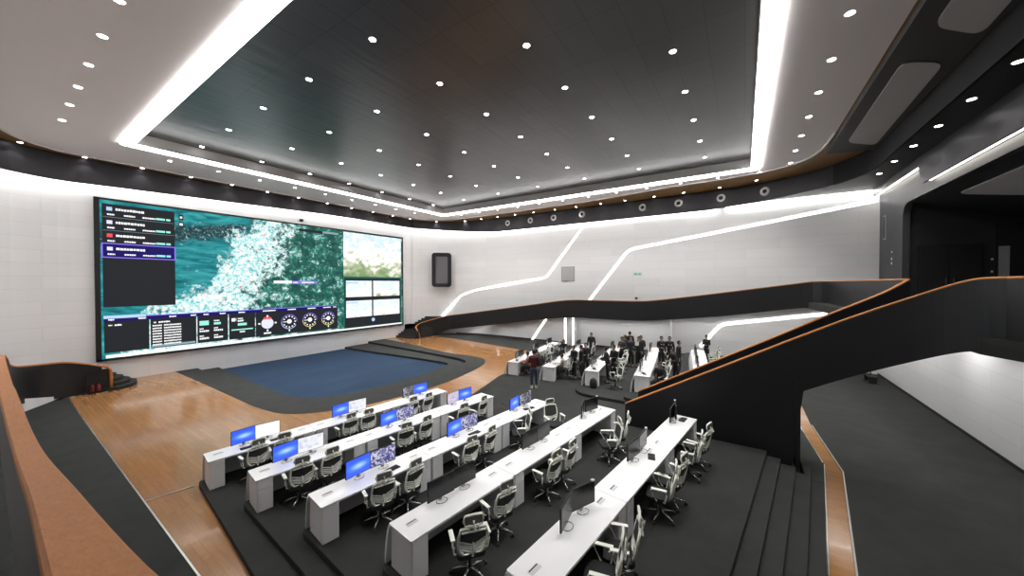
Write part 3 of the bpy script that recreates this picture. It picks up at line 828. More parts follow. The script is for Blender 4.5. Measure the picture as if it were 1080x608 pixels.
cards(P['P5'], 'compass_marks', [(10.93, 11.03, 2.86, 2.98), (10.93, 11.03, 1.86, 1.98), (10.42, 10.54, 2.37, 2.47), (11.43, 11.55, 2.37, 2.47), (10.75, 11.2, 1.68, 1.78)], 'ui_white', 4)
for cx, mring, m2 in ((12.4, 'ui_purple', 'ui_white'), (13.87, 'ui_purple', 'ui_gold'), (15.3, 'ui_purple', 'ui_gold')):
    disc(P['P5'], 'gauge_ring', cx, 2.4, .50, .54, mring, 2, 0, 180)
    disc(P['P5'], 'gauge_ring', cx, 2.4, .50, .54, m2 if m2 != 'ui_white' else 'ui_blue', 2, 180, 330)
    disc(P['P5'], 'gauge_hub', cx, 2.42, .001, .16, 'ui_white', 3)
    t = [(cx + .40 * math.cos(R(a)) - .045, cx + .40 * math.cos(R(a)) + .045, 2.4 + .40 * math.sin(R(a)) - .045, 2.4 + .40 * math.sin(R(a)) + .045) for a in range(-150, 151, 30)]
    cards(P['P5'], 'gauge_ticks', t + [(cx - .42, cx, 2.38, 2.43), (cx - .04, cx + .04, 1.7, 1.84)], 'ui_white', 3)
rp = card(led, 'video_column', 16.6, 22.55, 1.3, 9.62, mat('map_strip', (.01, .01, .01), .5, emit=(.01, .10, .08), estr=.7, spec=.08), .5)
card(rp, 'camera_view', 16.62, 22.5, 5.80, 9.55, video_mat('aerial_view', 5.8, 9.4, (.50, .68, .80), 0), 1)
card(rp, 'camera_frame', 16.7, 22.42, 1.45, 5.66, 'ui_dark', 1)
for i, (xa, xb) in enumerate(((16.82, 19.27), (19.42, 22.3))):
    for j, (za, zz) in enumerate(((4.05, 5.45), (2.3, 3.72))):
        card(rp, 'camera_view', xa, xb, za, zz, video_mat('feed_%d%d' % (i, j), za - 1.2 + (.8 if i and not j else 0), zz - .4, (.62, .76, .90), i + j + 1), 2)
cards(rp, 'caption_bar', [(16.82, 17.9, 5.2, 5.34), (16.82, 17.9, 3.5, 3.6)], 'ui_blue', 3)
disc(rp, 'logo_disc', 19.4, 1.95, .001, .16, 'ui_blue', 3)
cards(led, 'edge_glow_line', [(LX0 + .3, 16.3, LZ0 + .1, LZ0 + .26), (16.3, LX1 - .2, LZ0 + .1, LZ0 + .22)], 'ui_white', 2)
tag(led, 'huge video wall showing a teal satellite map, data panels and camera views', 'video wall')

# ------------------------------------------------------------------ stairs and parapets
def rail_cap(path, w, h, parent, flat=.6):
    return MB().tube([(x, y, z) for x, y, z in path], w / 2, 10, flat=h / w).build('handrail', 'wood_rail', parent, smooth=True)
st = empty('curved_staircase', (23, 26, 0))
def local(path, o): return [(p[0] - o[0], p[1] - o[1]) + tuple(p[2:]) for p in path]
rp_ = catmull([(23.0, 26.25, 1.10, 0.0), (23.6, 26.3, 1.30, 0.0), (24.8, 25.55, 1.66, .20), (25.75, 24.75, 1.93, .55), (26.05, 23.4, 2.12, .75), (26.0, 19.5, 2.68, 1.33), (26.0, 15.43, 3.28, 1.95), (26.0, 11.9, 3.80, 2.42), (26.0, 9, 3.85, 2.46), (26.0, 6.6, 3.87, 2.48), (26.0, 5.0, 3.98, 2.6), (26.0, 1.2, 4.54, 3.08), (26.0, -2.2, 5.08, 3.66), (25.9, -3.3, 5.25, 3.80)], 5)
OX, OY = 23, 26
MB().wallstrip(local(rp_, (OX, OY)), .1).build('parapet', 'black', st)
cap = local([(p[0], p[1], p[2] + .02) for p in rp_], (OX, OY))
cap = [(-.35, -.62, .02), (-.38, -.55, .45), (-.42, -.3, .80), (-.35, .0, 1.02)] + cap[1:]
rail_cap(cap, .11, .07, st)
MB().wallstrip([(-.30, -.5, .72, 0), (-.32, -.2, .9, 0), (.02, .25, 1.1, 0)], .08).build('newel_panel', 'black', st)
for k in range(11):
    x0 = 22.05 + .30 * k; yl = 25.55 + .06 * k
    if x0 > 24.2: yl = 25.9
    pts = [(x0 - .1, YW - .02), (x0, 26.6), (x0 + .25, yl + .15), (x0 + .6, yl + .05), (24.9, 25.62), (25.6, 26.8), (24.0, YW - .3), (23.0, YW - .02)]
    if x0 > 24: pts = [(x0 - .1, YW - .30), (x0 + .1, 26.0), (25.4, 25.4), (26.2, 25.9), (25.4, 26.9)]
    z1 = .165 * (k + 1)
    MB().plate(local(pts, (OX, OY)), [], 0 if k == 0 else z1 - .17, z1).build('step', 'step_carpet', st)
# ramp deck from the first flight to the gallery
top = [p for p in rp_ if p[1] < 25.7]
b = MB(); vs = []; fs = []
for x, y, zt, zb_ in top:
    z = zt - 1.02
    xw = XW - .06 if y < 20 else 27.8 - (y - 20) * .27
    vs += [(x - OX, y - OY, z), (xw - OX, y - OY + (1.2 if y > 22 else 0), z), (xw - OX, y - OY + (1.2 if y > 22 else 0), z - .2), (x - OX, y - OY, z - .2)]
for i in range(len(top) - 1):
    for j in range(4): fs.append((i * 4 + j, i * 4 + (j + 1) % 4, (i + 1) * 4 + (j + 1) % 4, (i + 1) * 4 + j))
fs += [(0, 1, 2, 3), tuple(len(vs) - 4 + j for j in (3, 2, 1, 0))]
MB().add(vs, fs).build('ramp_deck', 'step_carpet', st)
tag(st, 'long curved stair and ramp with black parapet rising along the far white wall', 'staircase')

gl = empty('gallery_parapet', (25.9, -3.3, 4.1))
gp = catmull([(25.9, -3.3, 5.25, 3.75), (25.3, -3.75, 5.27, 3.75), (24, -3.9, 5.27, 3.75), (19, -3.9, 5.27, 3.75), (14.3, -3.85, 5.27, 3.75)], 4)
lo_ = (25.9, -3.3)
MB().wallstrip([(x - lo_[0], y - lo_[1], a - 4.1, c - 4.1) for x, y, a, c in gp], .1).build('parapet', 'black', gl)
rail_cap([(x - lo_[0], y - lo_[1], a - 4.08) for x, y, a, c in gp], .11, .06, gl)
tag(gl, 'black gallery parapet with wooden handrail beside the grey portal', 'parapet')

cs = empty('central_staircase', (12.6, 3.2, .26))
near = catmull([(11.72, 3.24, 1.18), (11.85, .6, 2.68), (12.0, -.9, 3.53), (11.98, -2.2, 4.27), (11.75, -3.3, 4.87), (11.35, -3.95, 5.22), (10.8, -4.25, 5.27)], 6)
far_ = catmull([(13.3, 3.20, 1.18), (13.4, .6, 2.68), (13.6, -.9, 3.53), (13.9, -2.2, 4.27), (14.15, -3.3, 4.87), (14.3, -3.85, 5.25)], 6)
so = (12.6, 3.2)
for pth, solid in ((near, True), (far_, False)):
    w = []
    for x, y, z in pth:
        zbm = .0 if (y > -1.27) else z - 1.46
        w.append((x - so[0], y - so[1], z - .26, max(zbm, .26) - .26))
    # make the corner crisp where the wall stops reaching the floor
    out = []
    for i, q in enumerate(w):
        out.append(q)
    MB().wallstrip(out[:0] + [q for q in out], .09).build('parapet', 'black', cs)
    rail_cap([(x - so[0], y - so[1], z - .24) for x, y, z in pth], .11, .065, cs)
NS = 24
for k in range(NS):
    y0 = 3.1 - k * (6.95 / NS); y1 = y0 - 6.95 / NS - .03; z1 = (k + 1) * (3.84 / NS)
    def xn(y, arr): 
        for a, b2 in zip(arr, arr[1:]):
            if b2[1] <= y <= a[1]: return a[0] + (b2[0] - a[0]) * (y - a[1]) / (b2[1] - a[1])
        return arr[-1][0]
    ym = (y0 + y1) / 2
    MB().box(xn(ym, near) + .05 - so[0], xn(ym, far_) - .05 - so[0], y1 - so[1], y0 - so[1], max(z1 - .36, 0), z1).build('step', 'step_carpet', cs)
MB().box(11.95 - so[0], 13.5 - so[0], -1.3 - so[1], -1.2 - so[1], -.0, 2.3).build('support_wall', 'black', cs)
tag(cs, 'central staircase with black side walls and wooden handrails rising to the gallery', 'staircase')

g2 = empty('gallery_parapet', (10.8, -4.25, 4.1))
gq = catmull([(10.8, -4.25, 5.27, 3.75), (9.5, -4.5, 5.27, 3.75), (7, -4.62, 5.27, 3.75), (2.2, -4.62, 5.27, 3.75)], 4)
MB().wallstrip([(x - 10.8, y + 4.25, a - 4.1, c - 4.1) for x, y, a, c in gq], .1).build('parapet', 'black', g2)
rail_cap([(x - 10.8, y + 4.25, a - 4.08) for x, y, a, c in gq], .11, .065, g2)
tag(g2, 'black gallery parapet running off the right edge above the white wall', 'parapet')

# left stair, in the foreground
ls = empty('left_staircase', (0.2, 6, 0))
lp = catmull([(.10, -.9, 5.0), (.115, .2, 4.83), (.13, 1.1, 4.57), (.165, 2.7, 4.22), (.175, 4.2, 3.95), (.18, 5.3, 3.81), (.17, 6.3, 3.79), (.155, 9, 3.79), (.165, 12.2, 3.78), (.3, 16.5, 3.15), (.42, 20.5, 2.50), (.65, 23.4, 2.02), (1.15, 25.0, 1.78), (1.95, 25.65, 1.66), (2.6, 25.75, 1.46), (3.1, 25.75, 1.24)], 6)
def shp(y): return .065 if y < 8 else .055
lw = []
for x, y, z in lp:
    th = 1.4 if y < 22 else 1.4 + (y - 22) * .06
    lw.append((x - .2, y - 6, z - .03, max(z - th, .03)))
MB().wallstrip(lw, .06).build('parapet', 'black', ls)
# broad flat wooden cap
vs = []; fs = []
k = len(lp)
for i, (x, y, z) in enumerate(lp):
    a = Vector(lp[max(i - 1, 0)][:2]); c = Vector(lp[min(i + 1, k - 1)][:2]); d = (c - a).normalized(); n = Vector((-d.y, d.x)) * shp(y)
    for sx, sz in ((1, 0), (.85, .012), (-.85, .012), (-1, 0), (-1, -.05), (1, -.05)):
        vs.append((x - .2 + n.x * sx, y - 6 + n.y * sx, z + sz - .0))
for i in range(k - 1):
    for j in range(6): fs.append((i * 6 + j, i * 6 + (j + 1) % 6, (i + 1) * 6 + (j + 1) % 6, (i + 1) * 6 + j))
fs += [tuple(range(5, -1, -1)), tuple((k - 1) * 6 + j for j in range(6))]
MB().add(vs, fs).build('handrail', 'wood_rail', ls)
MB().tube([(2.9, 19.75, 1.26), (3.08, 19.72, 1.18), (3.16, 19.68, 1.0), (3.18, 19.66, .6), (3.18, 19.66, .02)], .06, 8).build('newel_rail', 'wood_rail', ls, smooth=True)
MB().box(2.87, 3.16, 19.70, 19.76, 0.0, 1.08).build('newel_panel', 'black', ls)
for kk in range(4):
    r = 1.25 - .28 * kk; z1 = .165 * (kk + 1)
    pts = [(3.45 - .2 + r * math.cos(R(a)) * .85 - .1, 26.75 - 6 + r * 1.05 * math.sin(R(a))) for a in range(-78, 91, 12)] + [(2.3, 21.95), (2.3, 19.95)]
    MB().plate(pts, [], 0 if kk == 0 else z1 - .17, z1).build('step', 'step_carpet', ls)
# treads of the upper flight where the camera stands
for kk in range(12):
    z1 = 3.95 - .11 * kk
    MB().box(-1.65, .08, -7.0 + .5 * kk, -6.48 + .5 * kk, z1 - .2, z1 - .03).build('step', 'step_carpet', ls)
tag(ls, 'left staircase with broad wooden handrail in the near foreground', 'staircase')
b = MB()
fe = empty('fire_extinguisher_pair', (2.72, 25.5, 0))
for dx in (.05, .24):
    MB().lathe([(0, .0), (.06, .0), (.065, .03), (.065, .24), (.03, .30), (.015, .34), (0, .34)], 12, Matrix.Translation((dx, 0, .12))).build('red_cylinder', mat('red_enamel', (.16, .012, .01), .35), fe, smooth=True)
MB().box(-.12, .4, .12, .16, .0, .9).build('backing_board', 'black2', fe)
tag(fe, 'pair of red fire extinguishers before the black stair parapet at left', 'fire extinguisher')
sm = empty('floor_stand', (25.6, -5.6, 0))
MB().cyl(0, 0, .35, .75, .02, n=8).build('post', 'black2', sm)
MB().box(-.5, .5, -.18, .18, .3, .36).build('shelf', 'black2', sm)
b = MB()
for x in (-.4, .4): b.box(x - .02, x + .02, -.15, .15, 0, .3)
b.build('leg', 'black2', sm)
tag(sm, 'small dark stand on the carpet at the foot of the right white wall', 'stand')

# ------------------------------------------------------------------ desks
DA = R(-7.2); DL_ = 2.456
def make_desk():
    t = empty('console_desk')
    b = MB().plate(roundpoly([(0.004, 0), (DL_ - .004, 0), (DL_ - .004, -.65), (.004, -.65)], .03, 3), [], .68, .72)
    b.build('worktop', 'desk', t, bevel=.006)
    prof = [(.0, .69), (.055, .55), (.10, .35), (.125, .15), (.13, 0)]
    vs = []; fs = []
    for x in (0.0, DL_):
        for y, z in prof: vs.append((x, y, z))
        for y, z in prof[::-1]: vs.append((x, y - .045, z))
    n = 10
    fs = [tuple(range(n - 1, -1, -1)), tuple(range(n, 2 * n))] + [(i, (i + 1) % n, n + (i + 1) % n, n + i) for i in range(n)]
    MB().add(vs, fs).build('back_panel', 'desk_side', t)
    for x0 in (.03, DL_ - .33):
        p = MB().box(x0, x0 + .30, -.63, -.03, 0.005, .68).build('pedestal', 'desk_side', t, bevel=.006)
        MB().box(x0 + .008, x0 + .292, -.642, -.63, .50, .672).build('drawer_front', 'desk_side', p, bevel=.003)
        MB().box(x0 + .008, x0 + .292, -.642, -.63, .015, .494).build('drawer_front', 'desk_side', p, bevel=.003)
    MB().box(.33, DL_ - .33, -.10, -.07, .08, .68).build('modesty_panel', 'grey', t)
    for x0 in (.18, DL_ - .34):
        g = MB().box(x0 - .02, x0 + .18, -.33, -.24, .72, .724).build('cable_grommet', 'pale', t)
        MB().box(x0 - .01, x0 + .17, -.268, -.250, .724, .726).build('cable_slot', 'rubber', g)
    return t
DESK = make_desk()

def make_monitor(scr, webcam=False):
    t = empty('monitor')
    bd = MB().box(-.29, .29, -.012, .018, .065, .44).build('casing', 'black2', t, bevel=.004)
    b = MB().box(-.28, .28, -.016, -.012, .077, .43); 
    o = b.build('display', M[scr], t)
    # local object origin at the centre of the display
    for v in o.data.vertices: v.co.z -= .255
    o.location = (0, 0, .255)
    MB().box(-.03, .03, .018, .04, .0, .25).build('stand_neck', 'grey', t)
    MB().tube([(.11 * math.cos(R(a)), -.02 + .08 * math.sin(R(a)), .006) for a in range(0, 360, 20)], .006, 6, True).build('stand_ring', 'chrome', t)
    if webcam: MB().box(.21, .27, -.03, .02, .44, .465).build('webcam', 'trim_white', t, bevel=.006)
    return t
MON = {}

def make_chair():
    t = empty('mesh_office_chair')
    b = MB().plate(rrect(-.23, .23, -.22, .24, .08), [], .40, .47); b.build('seat', 'seat', t, bevel=.02)
    # back frame outline, leaning backwards
    def yb(z): return -.20 - (z - .48) * .20
    out = [(-.13, .46), (-.20, .55), (-.225, .66), (-.22, .80), (-.20, .93), (0, .945), (.20, .93), (.22, .80), (.225, .66), (.20, .55), (.13, .46), (0, .445)]
    b = MB().tube([(x, yb(z) + .35 * x * x, z) for x, z in out], .021, 8, True)
    for z, w in ((.53, .18), (.575, .205), (.62, .215), (.665, .222)):
        b.tube([(x, yb(z) - .02 + .55 * x * x, z - .02 + .35 * abs(x)) for x in (-w, -w * .5, 0, w * .5, w)], .0135, 6)
    b.tube([(0, yb(.45), .45), (0, yb(.56) - .03, .56), (0, yb(.68) - .02, .68)], .02, 6)
    b.tube([(0, -.05, .40), (0, -.17, .40), (0, -.22, .46)], .022, 6)
    b.build('back_frame', 'chair_white', t, smooth=True)
    vs = []; fs = []
    zs = (.66, .75, .85, .935); xs = (-1, -.5, 0, .5, 1)
    for dy in (.012, .0):
        for z in zs:
            w = .215 if z < .9 else .195
            for x in xs: vs.append((x * w, yb(z) + .35 * (x * w) ** 2 + dy, z - (.05 * (1 - x * x) if z == .66 else 0)))
    for q in (0, 20):
        for i in range(3):
            for j in range(4):
                a = q + i * 5 + j; f4 = (a, a + 1, a + 6, a + 5); fs.append(f4 if q else f4[::-1])
    for i in range(3): fs += [(i * 5, i * 5 + 5, 25 + i * 5, 20 + i * 5), (i * 5 + 4, 24 + i * 5, 29 + i * 5, i * 5 + 9)]
    for j in range(4): fs += [(j, 20 + j, 21 + j, j + 1), (15 + j, 16 + j, 36 + j, 35 + j)]
    MB().add(vs, fs).build('back_mesh', 'mesh', t)
    h = MB().tube([(x, -.30 + .6 * x * x + (z - 1.0) * .12, z) for x, z in ((-.13, .985), (-.155, 1.05), (-.13, 1.125), (0, 1.135), (.13, 1.125), (.155, 1.05), (.13, .985), (0, .975))], .02, 8, True)
    h.tube([(-.19, -.315, .90), (.19, -.315, .90)], .016, 6)
    h.tube([(-.16, -.31, .955), (.16, -.31, .955)], .011, 6)
    for x in (-.07, .07): h.tube([(x, -.32, .89), (x, -.325, .97), (x * .8, -.30, 1.0)], .012, 6)
    h.tube([(0, -.33, .90), (0, -.345, 1.0), (0, -.30, 1.05)], .022, 6)
    hr = h.build('headrest', 'chair_white', t, smooth=True)
    MB().box(-.135, .135, -.302, -.290, .99, 1.12).build('headrest_mesh', 'mesh_grey', hr, bevel=.004)
    for s in (-1, 1):
        a = MB().tube([(s * .20, -.06, .415), (s * .27, -.10, .44), (s * .29, -.13, .60), (s * .29, -.12, .655), (s * .29, .12, .67), (s * .28, .15, .63), (s * .27, .05, .45), (s * .20, .04, .415)], .014, 8)
        o = a.build('armrest', 'chair_white', t, smooth=True)
        MB().box(s * .29 - .035, s * .29 + .035, -.13, .14, .668, .69).build('arm_pad', 'chair_white', o, bevel=.008)
    MB().cyl(0, 0, .10, .40, .026, .022, 12).cyl(0, 0, .36, .41, .09, .07, 12).build('gas_column', 'rubber', t)
    b = MB()
    for k in range(5):
        a = R(72 * k + 18); c, s_ = math.cos(a), math.sin(a)
        b.tube([(0, 0, .125), (c * .15, s_ * .15, .11), (c * .29, s_ * .29, .075)], [.028, .022, .014], 6)
    b.build('star_base', 'chrome', t, smooth=True)
    for k in range(5):
        a = R(72 * k + 18); c, s_ = math.cos(a), math.sin(a)
        m = Matrix.Translation((c * .30, s_ * .30, .03)) @ Matrix.Rotation(a, 4, 'Z') @ Matrix.Rotation(PI / 2, 4, 'X')
        MB().lathe([(0, -.022), (.026, -.022), (.03, -.016), (.03, .016), (.026, .022), (0, .022)], 12, m).build('caster', 'rubber', t)
    return t
CHAIR = make_chair()
used = {}
def place(proto, x, y, z, rz, label, cat, group):
    o = proto if proto.name not in used else dup(proto)
    used[proto.name] = 1
    o.location = (x, y, z); o.rotation_euler = (0, 0, rz)
    return tag(o, label, cat, group)

SCR = {  # (row, module): (left screen, right screen)
    (0, 0): ('scr_blue', 'scr_white'), (0, 1): ('scr_blue', 'scr_doc'), (0, 2): ('scr_darkui', 'scr_blue'),
    (1, 0): ('scr_blue', 'scr_doc'), (1, 1): ('scr_blue', 'scr_ui'), (1, 2): ('scr_pink', 'scr_blue'),
    (2, 0): ('scr_blue', 'scr_ui'), (2, 1): ('scr_blue', 'scr_ui'), (2, 2): ('scr_blue', 'scr_darkui')}
LOOK = {'scr_blue': 'blue lit', 'scr_white': 'white lit', 'scr_doc': 'pale lit', 'scr_darkui': 'dark lit', 'scr_ui': 'dashboard lit', 'scr_pink': 'lilac lit', 'scr_off': 'black idle'}
RL = [(3.04, 11.49), (3.23, 9.3), (3.42, 7.03), (3.64, 4.86), (3.80, 2.62)]
MC = [[(.82, 1.36), (3.38, 3.92), (5.90, 6.42)], [(.72, 1.26), (3.38, 3.92), (5.82, 6.36)], [(.93, 1.48), (3.55, 4.06), (6.02, 6.56)], [(.95, 1.50), (3.60, 4.14), (6.14, 6.68)], [(1.25, 1.74), (3.97, 4.5), (6.70, 7.0)]]
TILT = {(3, 2): (22, -12), (4, 0): (14, -16), (4, 1): (-4, 4), (4, 2): (6, 20), (2, 2): (10, -4), (3, 0): (-3, -3), (3, 1): (-2, 3)}
CH = [[(.89, -.87, 5), (1.50, -.95, -6), (3.24, -.89, 3), (3.80, -.95, -3), (5.37, -1.0, 0), (5.95, -1.05, 6)],
      [(.78, -.85, -6), (1.35, -.9, 4), (3.34, -.95, -8), (3.95, -.96, 4), (5.37, -1.0, -5), (6.24, -.95, 8)],
      [(1.05, -.82, -12), (1.66, -.85, 6), (3.25, -.92, -6), (3.92, -.87, 8), (5.36, -.95, 50), (6.55, -1.35, 155)],
      [(.78, -1.12, -30), (1.72, -.86, -10), (3.22, -.9, -2), (3.86, -.9, 4), (5.6, -1.25, 42), (6.23, -1.2, 18)],
      [(1.05, -.87, 20), (1.62, -.88, 24), (3.55, -.86, 14), (4.12, -.88, -8), (5.43, -.9, 10), (6.15, -.92, -8)]]
POSW = ['left end', 'middle', 'right end']
def row_frame(x0, y0, ang):
    d = Vector((math.cos(ang), math.sin(ang))); n = Vector((-d.y, d.x)); o = Vector((x0, y0))
    return lambda s, t: o + d * s + n * t
for r in range(5):
    F = row_frame(*RL[r], DA); z = .13 * (r + 1)
    for m in range(3):
        p = F(m * DL_, 0)
        place(DESK, p.x, p.y, z, DA, 'white console desk at the %s of the %s row, left seating block' % (POSW[m], ORD[r]), 'desk', 'white console desks')
        for q in range(2):
            s = MC[r][m][q]; p = F(s, -.17); scn = SCR.get((r, m), ('scr_off', 'scr_off'))[q]
            wc = r >= 2 and q == 1
            if (scn, wc) not in MON: MON[(scn, wc)] = make_monitor(scn, wc)
            tl = TILT.get((r, m), (7, -5))[q]
            place(MON[(scn, wc)], p.x, p.y, z + .72, DA + R(tl), '%s monitor, %s of the pair on the %s desk, %s row, left block' % (LOOK[scn], ('left', 'right')[q], ('left', 'middle', 'right')[m], ORD[r]), 'monitor', 'monitors on the console desks')
    for i, (s, t, a) in enumerate(CH[r]):
        p = F(s, t)
        place(CHAIR, p.x, p.y, z, DA + R(a), 'white framed mesh chair, %s from the left along the %s row, left block' % (ORD[i], ORD[r]), 'office chair', 'white mesh office chairs')
FC = [[(.8, -.95, 20), (1.5, -1.0, -30), (3.2, -.9, 5), (3.9, -1.0, 40), (5.6, -.9, -10), (6.3, -1.0, 15)],
      [(.95, -1.05, 10), (1.7, -1.0, -20), (3.2, -1.1, 15), (4.0, -1.1, 30), (5.6, -1.0, 0), (6.3, -1.0, 10)],
      [(.15, -1.4, 35), (1.7, -1.25, -20), (3.2, -1.2, 10), (3.9, -1.1, -30), (5.5, -1.0, 10), (6.2, -1.0, -10)],
      [(.35, -1.0, 70), (1.3, -1.1, 10), (3.1, -1.0, -20), (6.3, -1.0, -10)],
      [(4.9, -.9, 0), (5.7, -1.0, 10), (6.7, -1.0, -15)]]
FA = R(7.2)
for r in range(5):
    F = row_frame(fx[r], fy[r], FA); z = .13 * (r + 1)
    for m in range(3):
        p = F(m * DL_, 0)
        place(DESK, p.x, p.y, z, FA, 'white console desk at the %s of the %s row, far seating block' % (('near end', 'middle', 'far end')[m], ORD[r]), 'desk', 'white console desks')
        for q in range(2):
            p = F(m * DL_ + .9 + .56 * q, -.17)
            k = ('scr_off', False)
            if k not in MON: MON[k] = make_monitor(*k)
            place(MON[k], p.x, p.y, z + .72, FA + R((8, -6)[q]), 'black idle monitor, %s of pair on the %s desk, %s row, far block' % (('left', 'right')[q], ('near', 'middle', 'far')[m], ORD[r]), 'monitor', 'monitors on the console desks')
    for i, (s, t, a) in enumerate(FC[r]):
        p = F(s, t)
        place(CHAIR, p.x, p.y, z, FA + R(a), 'white framed mesh chair, %s from the near end along the %s row, far block' % (ORD[i], ORD[r]), 'office chair', 'white mesh office chairs')
# keyboards and tablets
def keyboard(r, s, t, a, label, blk=0, w=.40, name='keyboard', cat='keyboard'):
    F = row_frame(*(RL[r] if not blk else (fx[r], fy[r])), DA if not blk else FA); p = F(s, t)
    o = empty(name, (p.x, p.y, .13 * (r + 1) + .72), (DA if not blk else FA) + R(a))
    MB().box(-w / 2, w / 2, -.075, .075, .0, .018).build('tray', 'black2', o, bevel=.004)
    b = MB()
    for i in range(10):
        for j in range(4):
            x = -w / 2 + .02 + i * (w - .04) / 10; y = -.062 + j * .032
            b.box(x, x + (w - .04) / 10 - .006, y, y + .026, .018, .022)
    b.build('keys', 'rubber', o)
    tag(o, label, cat)
keyboard(2, 1.52, -.42, 5, 'black keyboard by the second chair of the third row, left block')
keyboard(2, 6.45, -.42, -15, 'black keyboard on the right end desk of the third row, left block')
keyboard(4, 4.35, -.42, 20, 'small black keyboard on the middle desk of the fifth row, left block', w=.28)
keyboard(4, 7.05, -.36, 0, 'black keyboard on the right end desk of the fifth row, left block', w=.34)
keyboard(0, 1.55, -.45, 0, 'black keyboard on the left end desk of the first row, left block')
keyboard(0, .85, -.45, 0, 'dark keyboard before the blue lit screen, first row, left block', w=.34)
keyboard(1, 3.75, -.45, 0, 'black keyboard on the middle desk of the second row, left block')
keyboard(2, 4.0, -.45, 0, 'black keyboard on the middle desk of the third row, left block', w=.36)
for r in (0, 2, 3): keyboard(r, .5, -.36, 20, 'black keyboard near the aisle end of the %s row desk, far block' % ORD[r], blk=1)
bag = empty('backpack', (16.02, 5.32, .39), R(7))
bag.location = (15.42, 5.72, .39)
MB().lathe([(0, 0), (.15, 0), (.17, .08), (.165, .28), (.12, .40), (0, .43)], 14).build('bag_body', 'seat', bag, smooth=True)
MB().tube([(-.05, 0, .42), (-.04, 0, .48), (.04, 0, .48), (.05, 0, .42)], .012, 6).build('carry_loop', 'rubber', bag)
tag(bag, 'black backpack on the carpet against the third row desk end, far block', 'backpack')

# ------------------------------------------------------------------ people
def skin_mesh(name, verts, edges, radii, m, parent, sub=1, root=0):
    me = bpy.data.meshes.new(name); me.from_pydata(verts, edges, [])
    o = bpy.data.objects.new(name, me); col.objects.link(o)
    sk = o.modifiers.new('skin', 'SKIN'); sk.use_smooth_shade = True
    for i, r in enumerate(radii): me.skin_vertices[0].data[i].radius = (r, r) if not isinstance(r, tuple) else r
    for i in range(len(verts)): me.skin_vertices[0].data[i].use_root = (i == root)
    sb = o.modifiers.new('sub', 'SUBSURF'); sb.levels = sub; sb.render_levels = sub
    dg = bpy.context.evaluated_depsgraph_get(); dg.update()
    nm = bpy.data.meshes.new_from_object(o.evaluated_get(dg)); nm.name = name
    o.modifiers.clear(); o.data = nm; bpy.data.meshes.remove(me)
    nm.materials.clear(); nm.materials.append(m)
    o.name = name
    if parent: o.parent = parent
    return o
SK = mat('skin', (.33, .21, .16), .6); HAIR = mat('hair', (.012, .010, .009), .7); EYE = mat('eye', (.02, .015, .01), .3)
cloth = {}
def CL(c):
    if c not in cloth: cloth[c] = mat('cloth_%d' % len(cloth), c, .9)
    return cloth[c]
SHOE = mat('shoe_dark', (.02, .02, .02), .5); SHOEW = mat('shoe_white', (.6, .6, .6), .5)
